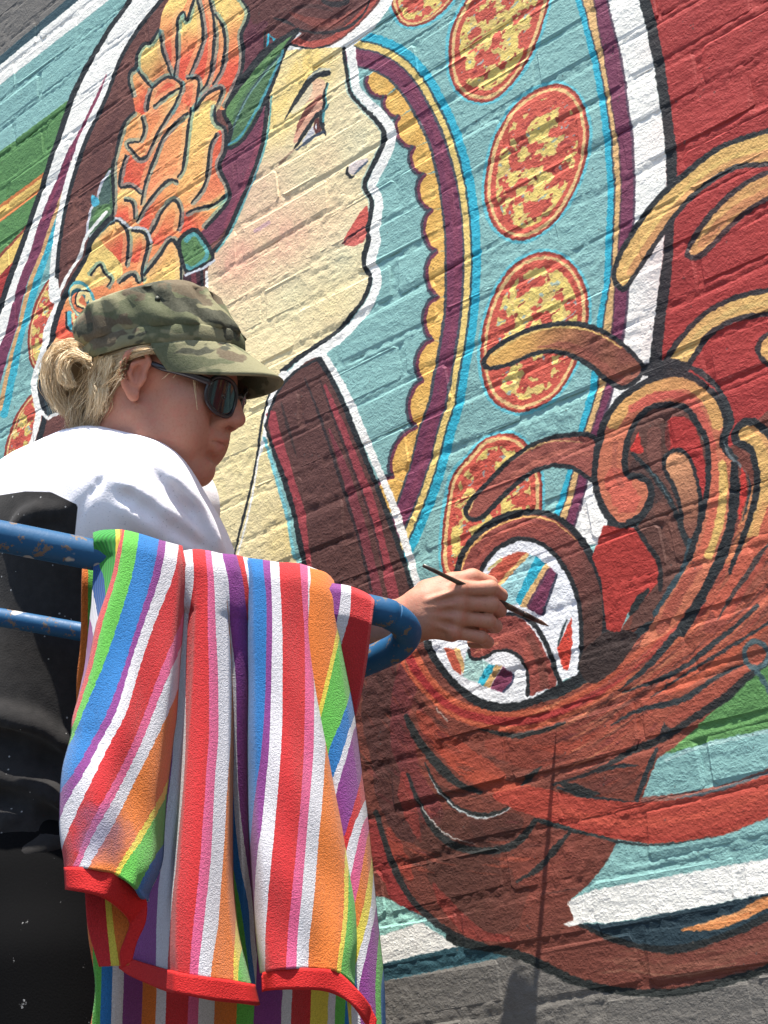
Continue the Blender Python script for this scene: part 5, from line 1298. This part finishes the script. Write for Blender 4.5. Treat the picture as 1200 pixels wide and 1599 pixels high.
# neck into the shoulders
NB = at(196, 760, 2.13)
B.cap(hp(-0.030, 0, -0.030), NB, 0.056, 0.062, 0.03)
B.cap(hp(0.006, 0, -0.085), at(232, 760, 2.13), 0.040, 0.05, 0.03)
B.cap(NB, SH, 0.06, 0.055, 0.03)
B.cap(SH, EL, 0.048, 0.040, 0.02); B.cap(EL, FA, 0.038, 0.036, 0.015)
V, F = B.mesh(); V = smooth_mesh(V, F, 1, 0.5)
# forearm and hand at a finer grid: palm, knuckles, four curled fingers, thumb
HD = 1.945
pal = lambda px, py, dd=0.0: at(px, py, HD + dd)
hpts = np.array([at(520, 962, 2.02), WR, pal(790, 900), pal(780, 1010), at(760, 940, HD + 0.06)])
A = Field(hpts.min(0) - 0.05, hpts.max(0) + 0.05, 0.0015)
A.cap(at(470, 962, 2.04), WR, 0.0365, 0.0260, 0.015)
A.cap(WR, pal(662, 966, 0.002), 0.0260, 0.0245, 0.012); A.cap(pal(640, 956, 0.006), pal(668, 944, 0.004), 0.021, 0.023, 0.01)
for (mx, my, r_) in ((716, 924, 0.0135), (716, 945, 0.0135), (713, 967, 0.0128), (706, 988, 0.0115)):
    A.cap(pal(655, 955 + (my - 955) * 0.45, 0.006), pal(mx, my, 0.005), 0.018, r_, 0.008)
FING = [((718, 920), (766, 918), (780, 927), 0.0104, 0.0098), ((719, 942), (768, 944), (778, 950), 0.0104, 0.0100), ((716, 965), (763, 970), (772, 975), 0.0101, 0.0094), ((709, 987), (752, 995), (760, 1000), 0.0090, 0.0083)]
for a_, b_, c_, r0, r1 in FING:
    A0, A1 = pal(*a_, 0.0), pal(*b_, 0.006)
    A2, A3 = at(c_[0] + 2, c_[1] + 3, HD + 0.030), at(c_[0] - 22, c_[1] + 4, HD + 0.050)
    A.cap(A0, A0 * 0.45 + A1 * 0.55, r0, r1 * 0.90, 0.0012); A.cap(A0 * 0.45 + A1 * 0.55, A1, r1 * 0.90, r1 * 1.04, 0.0012)
    A.cap(A1, A2, r1, r1 * 0.93, 0.0012); A.cap(A2, A3, r1 * 0.93, r1 * 0.82, 0.0012)
    A.ell(A0 - ray(700, 950) * 0.0035, (r0 * 1.10,) * 3, None, 0.004)
    A.cap(pal(668, 956 + (a_[1] - 956) * 0.5, -0.018), A0 - ray(700, 950) * 0.0085, 0.0022, 0.0026, 0.006)      # tendon
A.chain([pal(668, 926, 0.012), pal(706, 911, 0.016), pal(738, 903, 0.022), pal(766, 911, 0.032)], [0.017, 0.0130, 0.0112, 0.0095], 0.005)
for (x_, y_) in ((745, 909), (746, 934), (742, 958), (733, 981)):      # skin creases across the finger joints
    for q in (0, 4): A.cap(pal(x_ + 18 + q, y_, -0.0085), pal(x_ + 17 + q, y_ + 17, -0.0085), 0.0012, 0.0012, 0.0015, sub=True)
for q in (-3, 4): A.chain([at(641 + q, 940, 1.925), at(640 + q, 958, 1.921), at(640 + q, 980, 1.924)], [0.0012] * 3, 0.003, sub=True)
A.cap(pal(740, 928, 0.019), pal(734, 984, 0.019), 0.0125, 0.0115, 0.004); A.cap(pal(722, 930, 0.014), pal(716, 984, 0.014), 0.0135, 0.0125, 0.004)
V2, F2_ = A.mesh(); V2 = smooth_mesh(V2, F2_, 1, 0.4)
V = np.vstack([V, V2]); F = np.vstack([F, F2_ + len(V) - len(V2)])
nt = NT('skin', 0.58, 0.28); p = nt.pos()
n = nt.noise(28, p, 4, 0.6); n2 = nt.noise(260, p, 3, 0.6)
bl = nt.noise(70, p, 4, 0.65)
c = nt.mix(n, (0.37, 0.160, 0.104), (0.46, 0.222, 0.152))
c = nt.mix(nt.ramp(n2, [(0.35, (0.35,) * 3), (0.55, (0, 0, 0))]), c, (0.35, 0.140, 0.092))
lipd = nt.n('ShaderNodeVectorMath', operation='DISTANCE'); nt.l(p, lipd.inputs[0]); lipd.inputs[1].default_value = tuple(hp(0.100, 0.004, -0.0592))
c = nt.mix(nt.ramp(lipd.outputs['Value'], [(0.007, (0.5,) * 3), (0.012, (0, 0, 0))]), c, (0.36, 0.115, 0.092))
eard = nt.n('ShaderNodeVectorMath', operation='DISTANCE'); nt.l(p, eard.inputs[0]); eard.inputs[1].default_value = tuple(hp(-0.006, 0.085, 0.006))
c = nt.mix(nt.ramp(eard.outputs['Value'], [(0.025, (0.45,) * 3), (0.04, (0, 0, 0))]), c, (0.60, 0.21, 0.13))
c = nt.mix(nt.ramp(bl, [(0.50, (0, 0, 0)), (0.66, (0.45,) * 3)]), c, (0.46, 0.150, 0.105))
fk = nt.n('ShaderNodeTexVoronoi'); fk.inputs['Scale'].default_value = 170; nt.l(p, fk.inputs[0])
c = nt.mix(nt.math('MULTIPLY', nt.math('LESS_THAN', fk.outputs['Distance'], 0.20), 0.14), c, (0.20, 0.075, 0.045))
nt.base(c); nt.bump(nt.math('ADD', n2, nt.math('MULTIPLY', nt.noise(700, p, 2), 0.5)), 0.38, 0.001)
nt.b.inputs['Subsurface Weight'].default_value = 0.10
nt.b.inputs['Subsurface Radius'].default_value = (0.009, 0.004, 0.002)
nt.b.inputs['Subsurface Scale'].default_value = 0.5
SKINM = nt.m
body = mesh_obj('body', V, F.tolist(), SKINM, person)

# finger nails are turned away from the lens; creases come from the joined fingers

# ---- shirt
S = Field((-2.35, -0.82, 1.62), (-1.25, -0.02, 2.50), 0.005)
S.cap(at(135, 860, 2.17), at(95, 1150, 2.10), 0.150, 0.152, 0.03); S.cap(at(95, 1150, 2.10), at(78, 1460, 2.015), 0.152, 0.160, 0.03)
S.chain([at(20, 850, 2.22), at(70, 806, 2.19), at(152, 776, 2.12), at(208, 780, 2.05)], [0.100, 0.094, 0.092, 0.080], 0.05)
S.chain([at(70, 830, 2.10), at(140, 800, 2.07), at(205, 790, 2.04)], [0.085, 0.085, 0.078], 0.06)
S.ell(at(255, 790, 2.28), (0.085,) * 3, None, 0.06); S.cap(at(152, 790, 2.14), at(255, 800, 2.26), 0.09, 0.08, 0.05)
S.cap(at(212, 790, 2.02), at(288, 852, 2.045), 0.078, 0.060, 0.05); S.cap(at(288, 852, 2.045), at(338, 905, 2.06), 0.058, 0.050, 0.04)
S.cap(at(90, 900, 2.06), at(60, 1100, 2.03), 0.08, 0.08, 0.05)
def ridge(F_, pts, r, k=0.014, sub=False, dz=0.0):
    q = []
    for a, b in crom(pts, False, 5):
        P, d = F_.surf(a, b)
        if P is not None: q.append(at(a, b, d + dz))
    n_ = max(len(q) - 1, 1)
    pr = lambda i: max(0.0008, r * math.sin(math.pi * min(max(i / n_, 0.03), 0.97)) ** 0.7)
    for i in range(len(q) - 1): F_.cap(q[i], q[i + 1], pr(i), pr(i + 1), k, sub)
g_ = np.exp(-0.5 * (np.arange(-9, 10) / 3.6) ** 2); g_ /= g_.sum()
S.f = np.clip(S.f, -0.06, 0.06)
for ax_ in range(3):       # drape: round the joins of the cloth
    acc_ = np.zeros_like(S.f)
    for i_, w_ in zip(range(-9, 10), g_): acc_ += np.float32(w_) * np.roll(S.f, i_, axis=ax_)
    S.f = acc_
S.f += 0.010
for pts, r, k_ in (([(176, 748), (230, 786), (290, 826), (340, 858)], 0.007, 0.016), ([(236, 716), (290, 768), (338, 838)], 0.006, 0.014), ([(190, 790), (250, 830), (310, 872)], 0.006, 0.02), ([(262, 738), (305, 790), (346, 858)], 0.005, 0.012),
               ([(-20, 1112), (30, 1128), (75, 1152), (125, 1182)], 0.011, 0.018), ([(-20, 1205), (40, 1228), (95, 1258), (140, 1290)], 0.011, 0.018), ([(0, 1290), (50, 1256), (100, 1262)], 0.008, 0.012), ([(-10, 1350), (60, 1330), (140, 1300)], 0.008, 0.016), ([(10, 850), (50, 806), (110, 796)], 0.010, 0.012), ([(-10, 1400), (60, 1395), (140, 1370)], 0.006, 0.016)):
    ridge(S, pts, r, k_, dz=0.003)
for pts, r, k_ in (([(168, 736), (150, 760), (127, 788), (120, 840)], 0.0030, 0.006), ([(-20, 1142), (50, 1168), (110, 1204)], 0.008, 0.016), ([(-10, 1240), (50, 1262), (110, 1296)], 0.008, 0.016), ([(180, 762), (240, 802), (330, 862)], 0.0045, 0.012), ([(242, 738), (290, 788), (338, 852)], 0.004, 0.010), ([(-10, 1376), (60, 1362), (140, 1336)], 0.006, 0.014)):
    ridge(S, pts, r, k_, True, dz=-0.002)
# hem line and open neck and bottom
pl = S.lo[2] + np.arange(S.n[2]) * S.h
hemz = at(70, 1450, 1.88)[2]
S.f = np.maximum(S.f, (hemz - pl)[None, None, :].astype(np.float32))
V, F = S.mesh(); V = smooth_mesh(V, F, 2, 0.5)
o = mesh_obj('shirt', V, F.tolist(), None, person)
px_, py_ = proj(V)
cvr = np.interp(px_, [-200, 0, 40, 80, 125, 160], [800, 773, 767, 768, 790, 830])
dark = np.minimum(py_ - cvr, 122 - px_ + np.clip(py_ - 790, 0, 60) * -0.1)
ax0, ax1 = at(212, 790, 2.02), at(338, 905, 2.06)
tt = ((V - ax0) @ (ax1 - ax0)) / ((ax1 - ax0) @ (ax1 - ax0))
near = np.linalg.norm(V - (ax0 + np.clip(tt, 0, 1.1)[:, None] * (ax1 - ax0)), axis=1) < 0.12
dark = np.maximum(dark, np.where(near, (tt - 0.93) * 120, -50))
dark = np.maximum(dark, np.where(near & (tt > 0.3), -50, (py_ - 868)))
at_ = o.data.attributes.new('dark', 'FLOAT', 'POINT'); at_.data.foreach_set('value', dark.astype(np.float32))
nt = NT('shirt_cloth', 0.97, 0.05); p = nt.pos()
a_ = nt.n('ShaderNodeAttribute', attribute_name='dark')
fac = nt.math('MULTIPLY', nt.math('ADD', a_.outputs['Fac'], 0.6), 0.8, True)
heather = nt.ramp(nt.noise(330, p, 2, 0.7), [(0.28, (0.50, 0.48, 0.54)), (0.36, (0.80, 0.78, 0.83))])
blk = nt.mix(nt.noise(90, p, 3), (0.016, 0.0155, 0.016), (0.034, 0.032, 0.032))
vo = nt.n('ShaderNodeTexVoronoi'); vo.inputs['Scale'].default_value = 70; nt.l(p, vo.inputs[0])
lint = nt.math('MULTIPLY', nt.math('LESS_THAN', vo.outputs['Distance'], 0.085), nt.math('GREATER_THAN', nt.noise(13, p, 2), 0.48))
blk = nt.mix(nt.math('MULTIPLY', lint, 0.6), blk, (0.4, 0.4, 0.4))
nt.base(nt.mix(fac, heather, blk))
nt.bump(nt.math('ADD', nt.noise(420, p, 2), nt.math('MULTIPLY', nt.noise(45, p, 3), 2.0)), 0.3, 0.0012)
nt.b.inputs['Sheen Weight'].default_value = 0.08
o.data.materials.append(nt.m)

# ---- trousers and shoes
T = Field((-2.35, -0.92, DECK - 0.02), (-1.25, 0.0, 1.92), 0.008)
hipc = at(80, 1440, 2.02)
fwd = np.array([RC[0, 0], RC[1, 0], 0.0]); fwd /= np.linalg.norm(fwd)     # she faces image right
sid = np.array([fwd[1], -fwd[0], 0.0])
if sid @ (CAM - hipc) < 0: sid = -sid
T.cap(hipc + np.array([0, 0, 0.02]), hipc + np.array([0, 0, -0.10]), 0.163, 0.150, 0.03)
shoes = []
for s in (-1, 1):
    hj = hipc + sid * 0.085 * s - np.array([0, 0, 0.06]); kn = np.array([hj[0], hj[1], DECK + 0.47]) + fwd * 0.02; an = np.array([hj[0], hj[1], DECK + 0.075]) - fwd * 0.02
    T.cap(hj, kn, 0.098, 0.066, 0.03); T.cap(kn, an, 0.064, 0.055, 0.02)
    shoes.append(an)
T.f = np.maximum(T.f, (DECK + 0.05 - (T.lo[2] + np.arange(T.n[2]) * T.h))[None, None, :].astype(np.float32))
V, F = T.mesh(); V = smooth_mesh(V, F, 3, 0.5)
nt = NT('black_trousers', 0.95, 0.08); p = nt.pos()
sp1 = nt.math('MULTIPLY', nt.ramp(nt.noise(38, p, 5, 0.75), [(0.66, (0, 0, 0)), (0.70, (1, 1, 1))]), 0.6)
nt.base(nt.mix(sp1, (0.004, 0.004, 0.0045), (0.45, 0.45, 0.46))); nt.bump(nt.noise(400, p, 2), 0.3, 0.001)
mesh_obj('trousers', V, F.tolist(), nt.m, person)
nt = NT('shoe_leather', 0.6, 0.4); nt.base(nt.ramp(nt.noise(30, nt.pos(), 3), [(0.4, (0.03, 0.03, 0.03)), (0.6, (0.06, 0.055, 0.05))]))
for an in shoes:
    Q_ = Field(an - 0.28, an + 0.28, 0.008)
    b0 = np.array([an[0], an[1], DECK])
    Q_.cap(b0 + (0, 0, 0.045) - fwd * 0.05, b0 + (0, 0, 0.036) + fwd * 0.15, 0.042, 0.036, 0.02); Q_.cap(b0 + (0, 0, 0.05), b0 + (0, 0, 0.10), 0.045, 0.05, 0.02)
    Q_.f = np.maximum(Q_.f, (DECK + 0.002 - (Q_.lo[2] + np.arange(Q_.n[2]) * Q_.h))[None, None, :].astype(np.float32))
    V, F = Q_.mesh(); mesh_obj('shoe', smooth_mesh(V, F, 2), F.tolist(), nt.m, person)

# ---- cap
dl = math.radians(15)
cF = hF * math.cos(dl) + hU * math.sin(dl); cU = hU * math.cos(dl) - hF * math.sin(dl)
cO = hp(-0.018, 0, 0.062)
CM = np.stack([cF, hS, cU], 1)
def cp(x, s, z): return cO + CM @ np.array([x, s, z])
capt = empty('cap', tuple(cO)); capt.parent = person; capt.matrix_parent_inverse = Matrix.Translation(-Vector(person.location))
nt = NT('camouflage_cloth', 0.9, 0.15)
tc = nt.n('ShaderNodeAttribute', attribute_name='cloth'); p = tc.outputs['Vector']
def blotch(off, sc, lo, hi):
    mp = nt.n('ShaderNodeMapping'); mp.inputs['Location'].default_value = off; mp.inputs['Scale'].default_value = (sc * 0.75, sc, sc * 1.5); nt.l(p, mp.inputs[0])
    return nt.ramp(nt.noise(1, mp.outputs[0], 3, 0.55), [(lo, (0, 0, 0)), (hi, (1, 1, 1))])
c = nt.mix(blotch((3, 1, 2), 15, 0.49, 0.515), (0.195, 0.183, 0.103), (0.085, 0.095, 0.048))
c = nt.mix(blotch((9, 5, 1), 14, 0.545, 0.56), c, (0.088, 0.062, 0.038))
c = nt.mix(blotch((1, 7, 4), 15, 0.575, 0.59), c, (0.030, 0.033, 0.022))
c = nt.mix(nt.math('MULTIPLY', nt.noise(300, nt.pos(), 2), 0.25), c, (0.36, 0.34, 0.26))
nt.base(c); nt.bump(nt.math('ADD', nt.noise(520, nt.pos(), 2), nt.math('MULTIPLY', nt.noise(60, nt.pos(), 3), 2.5)), 0.35, 0.0012)
CAMO = nt.m
def cloth_attr(o, loc):
    a = o.data.attributes.new('cloth', 'FLOAT_VECTOR', 'POINT'); a.data.foreach_set('vector', np.asarray(loc, np.float32).ravel())
def cap_obj(name, loc, F, mat=CAMO):
    o = mesh_obj(name, [cp(*q) for q in loc], F, mat, None); o.parent = capt
    o.matrix_parent_inverse = Matrix.Translation(-Vector(cO))
    cloth_attr(o, loc); return o
na = 96
prof = [(-0.020, 1.00), (-0.010, 1.012), (0.002, 1.015), (0.004, 1.03), (0.016, 1.045), (0.030, 1.055), (0.044, 1.055), (0.058, 1.045), (0.068, 1.025), (0.0705, 1.03), (0.0725, 1.01), (0.078, 0.94), (0.084, 0.80), (0.088, 0.60), (0.090, 0.35), (0.091, 0.10)]
loc = []
for i, (z, r) in enumerate(prof):
    z = z * 0.76 if z > 0 else z
    for j in range(na):
        a = 2 * math.pi * j / na
        wr = 0.0
        if 3 <= i <= 8: wr = 0.0035 * math.sin(5 * a + 70 * z + 1.2) * math.sin(11 * a + 0.5) + 0.0025 * math.sin(17 * a - 60 * z) + 0.004 * vn(np.array([a * 4.0]), np.array([z * 60.0]), 6)[0]
        if i >= 10: wr = 0.0
        back = 1.0 + (0.05 if math.cos(a) < -0.6 else 0.0)
        fr = max(0.0, z) / 0.07
        x = (0.1065 - 0.010 * fr) * r * math.cos(a) + wr * math.cos(a) - 0.016 * fr - (0.020 * fr * math.cos(a) if math.cos(a) > 0 else 0); s_ = 0.0835 * r * math.sin(a) + wr * math.sin(a)
        zz = z + (0.010 * (math.cos(a)) if i >= 8 else 0.0) + (0.003 * math.sin(7 * a) if 5 <= i <= 8 else 0)
        if i >= 11: zz += 0.004 * math.sin(3 * a) * r
        loc.append((x, s_, zz))
F = [(i * na + j, i * na + (j + 1) % na, (i + 1) * na + (j + 1) % na, (i + 1) * na + j) for i in range(len(prof) - 1) for j in range(na)]
F.append(tuple((len(prof) - 1) * na + j for j in range(na)))
o = cap_obj('crown', loc, F); md = o.modifiers.new('thick', 'SOLIDIFY'); md.thickness = 0.002; md.offset = -1
# band seam and stitched ridge
loc = []; nb = 96
for i, (z, dr) in enumerate(((-0.021, 0.0012), (-0.0205, 0.003), (-0.012, 0.0045), (0.0, 0.0045), (0.003, 0.003), (0.0035, 0.001))):
    for j in range(nb):
        a = 2 * math.pi * j / nb
        loc.append(((0.1065 * 1.012 + dr) * math.cos(a), (0.0835 * 1.012 + dr) * math.sin(a), z + 0.001 * math.sin(9 * a)))
F = [(i * nb + j, i * nb + (j + 1) % nb, (i + 1) * nb + (j + 1) % nb, (i + 1) * nb + j) for i in range(5) for j in range(nb)]
cap_obj('band', loc, F)
# peak: arched, drooping
loc = []; nr_, nq = 14, 49
for i in range(nr_):
    t = i / (nr_ - 1)
    for j in range(nq):
        a = math.radians(-78 + 156 * j / (nq - 1))
        ext = 0.057 * math.cos(a * 0.98) ** 0.75
        x0, s0 = 0.108 * math.cos(a), 0.0855 * math.sin(a)
        x = x0 + ext * t; s_ = s0 * (1 - 0.10 * t)
        z = -0.016 - 0.90 * ext * t - 4.4 * (s_ ** 2) * (0.25 + 0.75 * t) * (1 if t > 0 else 0.25) * 1.0
        loc.append((x, s_, z))
F = [(i * nq + j, i * nq + j + 1, (i + 1) * nq + j + 1, (i + 1) * nq + j) for i in range(nr_ - 1) for j in range(nq - 1)]
o = cap_obj('brim', loc, F); md = o.modifiers.new('thick', 'SOLIDIFY'); md.thickness = 0.004; md.offset = 0
nt = NT('cap_underside', 0.95, 0.1); nt.base(nt.ramp(nt.noise(80, nt.pos(), 3), [(0.4, (0.018, 0.020, 0.012)), (0.6, (0.035, 0.036, 0.022))]))
# eyelets
nt2 = NT('eyelet', 0.6, 0.4); nt2.base(nt2.ramp(nt2.noise(200, nt2.pos(), 2), [(0.4, (0.02, 0.025, 0.015)), (0.6, (0.04, 0.045, 0.03))]))
for a in (math.radians(100), math.radians(68)):
    x, s_ = 0.1065 * 1.062 * math.cos(a), 0.0835 * 1.062 * math.sin(a)
    Vv, Ff = tube([cp(x * 0.97 - 0.009, s_ * 0.97, 0.038), cp(x * 1.006 - 0.009, s_ * 1.006, 0.038)], 0.0034, 12)
    o = mesh_obj('eyelet', Vv, Ff, nt2.m); o.parent = capt; o.matrix_parent_inverse = Matrix.Translation(-Vector(cO))

# ---- sunglasses
sg = empty('sunglasses', tuple(hp(0.09, 0, 0))); sg.parent = person; sg.matrix_parent_inverse = Matrix.Translation(-Vector(person.location))
sgi = Matrix.Translation(-Vector(hp(0.09, 0, 0)))
nt = NT('dark_lens', 0.08, 0.6); nt.base(nt.ramp(nt.noise(3, nt.pos(), 1), [(0.3, (0.012, 0.012, 0.014)), (0.7, (0.02, 0.02, 0.022))])); LENS = nt.m
nt = NT('black_frame', 0.3, 0.5); nt.base(nt.ramp(nt.noise(40, nt.pos(), 2), [(0.4, (0.012, 0.010, 0.012)), (0.6, (0.022, 0.018, 0.022))])); FRM = nt.m
def lx(s): return 0.111 - 7.0 * s * s
for sgn in (-1, 1):
    def rimpt(t, r=1.0):
        c_, s_ = math.cos(t), math.sin(t)
        ss = 0.032 + 0.0240 * r * math.copysign(abs(c_) ** 0.85, c_); zz = 0.000 + 0.0250 * r * math.copysign(abs(s_) ** 0.85, s_) + 0.003 * (ss - 0.037) / 0.03
        return (lx(ss) - 0.10 * zz * 0 , sgn * ss, zz)
    rim = [hp(*rimpt(t)) for t in np.linspace(0, 2 * math.pi, 40)]
    Vv, Ff = tube(rim, 0.0026, 10, cap=False); o = mesh_obj('frame', Vv, Ff, FRM); o.parent = sg; o.matrix_parent_inverse = sgi
    Vv = []; 
    for i, r in enumerate(np.linspace(0.0, 1.0, 7)):
        for t in np.linspace(0, 2 * math.pi, 40, endpoint=False): Vv.append(hp(*rimpt(t, max(r, 0.01))))
    Ff = [(i * 40 + j, i * 40 + (j + 1) % 40, (i + 1) * 40 + (j + 1) % 40, (i + 1) * 40 + j) for i in range(6) for j in range(40)]
    o = mesh_obj('lens', Vv, Ff, LENS); o.parent = sg; o.matrix_parent_inverse = sgi
    md = o.modifiers.new('t', 'SOLIDIFY'); md.thickness = 0.0015
    pts = [hp(lx(0.052) + 0.000, sgn * 0.054, 0.012), hp(0.066, sgn * 0.070, 0.016), hp(0.030, sgn * 0.0765, 0.019), hp(0.016, sgn * 0.0760, 0.022), hp(0.008, sgn * 0.0745, 0.024)]
    Vv, Ff = tube(crom(pts, False, 6), np.linspace(0.0052, 0.0034, 25), 10)
    o = mesh_obj('temple', Vv, Ff, FRM); o.parent = sg; o.matrix_parent_inverse = sgi
Vv, Ff = tube([hp(0.1100, -0.010, 0.006), hp(0.1125, 0, 0.009), hp(0.1100, 0.010, 0.006)], 0.0026, 8); o = mesh_obj('bridge', Vv, Ff, FRM); o.parent = sg; o.matrix_parent_inverse = sgi

# ---- hair: soft mass plus loose strands
rh = np.random.default_rng(8)
Hh = Field(hO - 0.22, hO + 0.20, 0.003)
Hh.ell(hp(-0.022, 0, 0.030), np.array((0.098, 0.0745, 0.085)) * HS, HM, 0.01)
for s in (-1, 1): Hh.ell(hp(-0.055, 0.026 * s, -0.030), np.array((0.040, 0.036, 0.030)) * HS, HM, 0.02)
Hh.ell(hp(0.055, 0, -0.075), np.array((0.080, 0.12, 0.085)) * HS, HM, 0.006, sub=True)
Hh.cap(at(140, 590, 2.14), at(108, 566, 2.14), 0.022, 0.026, 0.02); Hh.cap(at(108, 566, 2.14), at(92, 606, 2.13), 0.022, 0.017, 0.015); Hh.cap(at(150, 596, 2.13), at(132, 640, 2.13), 0.022, 0.010, 0.02)
for s in (-1, 1): Hh.ell(hp(-0.012, 0.075 * s, -0.058), np.array((0.036, 0.050, 0.046)) * HS, HM, 0.012, sub=True)
Hh.ell(hp(0.045, 0.085, -0.035), np.array((0.062, 0.05, 0.062)) * HS, HM, 0.006, sub=True)
for s in (-1, 1): Hh.ell(hp(-0.006, 0.09 * s, 0.000), np.array((0.022, 0.03, 0.040)) * HS, HM, 0.004, sub=True)
Hh.ell(hp(0.075, 0, 0.02), np.array((0.055, 0.10, 0.06)) * HS, HM, 0.006, sub=True)
V0, F0 = Hh.mesh(); V0 = smooth_mesh(V0, F0, 2)
HV = [V0]; HF = [tuple(f) for f in F0]; HC = [np.tile((0.38, 0.27, 0.155), (len(V0), 1))]
def strand(pts, r, col, jit=0.0):
    P = crom(np.array(pts) + rh.normal(0, jit, (len(pts), 3)), False, 5)
    n_ = len(P); rr = r * np.linspace(1.0, 0.25, n_)
    v, f = tube(P, rr, 4, cap=False)
    b0 = sum(len(q) for q in HV)
    HV.append(v); HF.extend([tuple(b0 + i for i in q) for q in f]); HC.append(np.tile(col, (len(v), 1)))
HBL = [(0.82, 0.64, 0.40), (0.66, 0.47, 0.26), (0.90, 0.76, 0.53), (0.46, 0.31, 0.17), (0.28, 0.18, 0.10)]
def on_head(px, py, lift=0.003, dflt=2.10):
    P, d = Hh.surf(px, py); P2, d2 = B.surf(px, py)
    d = min([q for q in (d, d2) if q is not None], default=dflt)
    return at(px, py, d - lift)
def lerp_guides(G1, G2, n_, r, jit, cols, lift=0.004, d=None, wav=2.0):
    for i in range(n_):
        t = rh.random(); pts = []
        ph = rh.uniform(0, 6)
        for q, ((x1, y1), (x2, y2)) in enumerate(zip(G1, G2)):
            x = x1 + (x2 - x1) * t + rh.normal(0, wav); y = y1 + (y2 - y1) * t + rh.normal(0, wav)
            if d is None: pts.append(on_head(x, y, lift + abs(rh.normal(0, 0.002))))
            else: pts.append(at(x, y, d[q] + rh.normal(0, 0.012)))
        strand(pts, r * rh.uniform(0.6, 1.3), cols[rh.integers(len(cols))], jit)
# ponytail looping out from under the cap and back down
lerp_guides([(148, 552), (118, 536), (88, 540), (70, 566), (70, 604), (86, 640)], [(146, 590), (126, 566), (110, 566), (100, 590), (104, 622), (128, 655)], 800, 0.00052, 0.0006, HBL[:4] + HBL[:3], wav=3.5, d=[2.12, 2.13, 2.13, 2.13, 2.13, 2.12])
lerp_guides([(140, 556), (112, 548), (92, 560), (92, 590), (104, 606)], [(140, 574), (122, 560), (108, 572), (112, 596), (120, 600)], 240, 0.00052, 0.0006, HBL[:3], d=[2.09, 2.10, 2.10, 2.10, 2.10], wav=3)
# nape curls
lerp_guides([(138, 572), (118, 610), (108, 645), (112, 682)], [(180, 585), (166, 612), (156, 640), (146, 670)], 560, 0.00048, 0.0022, HBL, wav=6)
lerp_guides([(150, 560), (140, 590), (140, 620), (134, 655)], [(178, 560), (170, 590), (165, 615), (160, 640)], 420, 0.00050, 0.0012, HBL[:3] + HBL[:1], lift=0.008, wav=2.5)
# swept back from the temple over the ear, under the cap edge
lerp_guides([(312, 538), (270, 534), (220, 538), (176, 552), (146, 566)], [(300, 552), (262, 552), (226, 552), (180, 572), (150, 590)], 420, 0.00048, 0.0004, HBL[:4], wav=2.0)
lerp_guides([(196, 560), (180, 572), (160, 590)], [(192, 590), (178, 600), (160, 616)], 140, 0.0006, 0.0004, HBL[2:], wav=2.5)
# loose wisps over the face
for g in ([(306, 548), (302, 575), (304, 605), (309, 640)], [(312, 552), (308, 580), (306, 606)], [(296, 552), (276, 574), (254, 592)], [(300, 548), (290, 566), (270, 590)], [(236, 548), (252, 556), (270, 578)]):
    for q in range(3):
        strand([on_head(x + rh.normal(0, 1.2), y, 0.006) for x, y in g], 0.0006, HBL[rh.integers(3)], 0.0004)
Vh = np.vstack(HV); Ch = np.vstack(HC)
nt = NT('blonde_hair', 0.45, 0.4)
a_ = nt.n('ShaderNodeAttribute', attribute_name='tone')
nt.base(nt.mix(nt.math('MULTIPLY', nt.noise(120, nt.pos(), 3), 0.35), a_.outputs['Color'], (0.40, 0.26, 0.13)))
nt.bump(nt.noise(500, nt.pos(), 2), 0.5, 0.001)
o = mesh_obj('hair', Vh, HF, nt.m, person)
ca = o.data.color_attributes.new('tone', 'FLOAT_COLOR', 'POINT'); ca.data.foreach_set('color', np.hstack([Ch, np.ones((len(Ch), 1))]).astype(np.float32).ravel())
# ------------------------------------------------------------------ paintbrush in her hand
TIP = on_wall(858, 978, 0.026); MID = on_wall(800, 950, 0.088)
bd = MID - TIP; bd /= np.linalg.norm(bd)
tail_d = None
best = None
for L_ in np.arange(0.15, 0.34, 0.004):            # length at which the end of the handle is seen where the photo has it
    q = TIP + bd * L_; x, y = proj(q)
    e = abs(x - 663)
    if best is None or e < best[0]: best = (e, L_)
BLN = best[1]
brush = empty('paintbrush', tuple(TIP + bd * 0.08))
tag(brush, 'thin dark paintbrush held in the hand, bristles close to the white scroll', 'paintbrush')
nt = NT('brush_handle', 0.35, 0.5); nt.base(nt.ramp(nt.noise(60, nt.pos(), 3), [(0.4, (0.025, 0.016, 0.012)), (0.65, (0.07, 0.045, 0.03))])); HDL = nt.m
nt = NT('ferrule_metal', 0.4, 0.5); nt.b.inputs['Metallic'].default_value = 0.7; nt.base(nt.ramp(nt.noise(90, nt.pos(), 3), [(0.4, (0.05, 0.035, 0.03)), (0.7, (0.16, 0.12, 0.10))])); FER = nt.m
nt = NT('bristles', 0.7, 0.3); nt.base(nt.ramp(nt.noise(150, nt.pos(), 3), [(0.4, (0.10, 0.045, 0.03)), (0.6, (0.22, 0.13, 0.09))])); nt.bump(nt.noise(900, nt.pos(), 1), 0.4, 0.0005); BRS = nt.m
def part(name, a, b, radii, mat):
    n_ = len(radii)
    V, F = tube([TIP + bd * (a + (b - a) * i / (n_ - 1)) for i in range(n_)], radii, 12); return mesh_obj(name, V, F, mat, brush)
part('bristles', 0.0, 0.022, [0.0003, 0.0011, 0.0020, 0.0026, 0.0029, 0.0029], BRS)
part('ferrule', 0.021, 0.046, [0.0030, 0.0033, 0.0036, 0.0034], FER)
part('handle', 0.0455, BLN, [0.0033, 0.0040, 0.0043, 0.0040, 0.0035, 0.0031, 0.0028, 0.0025, 0.0022], HDL)
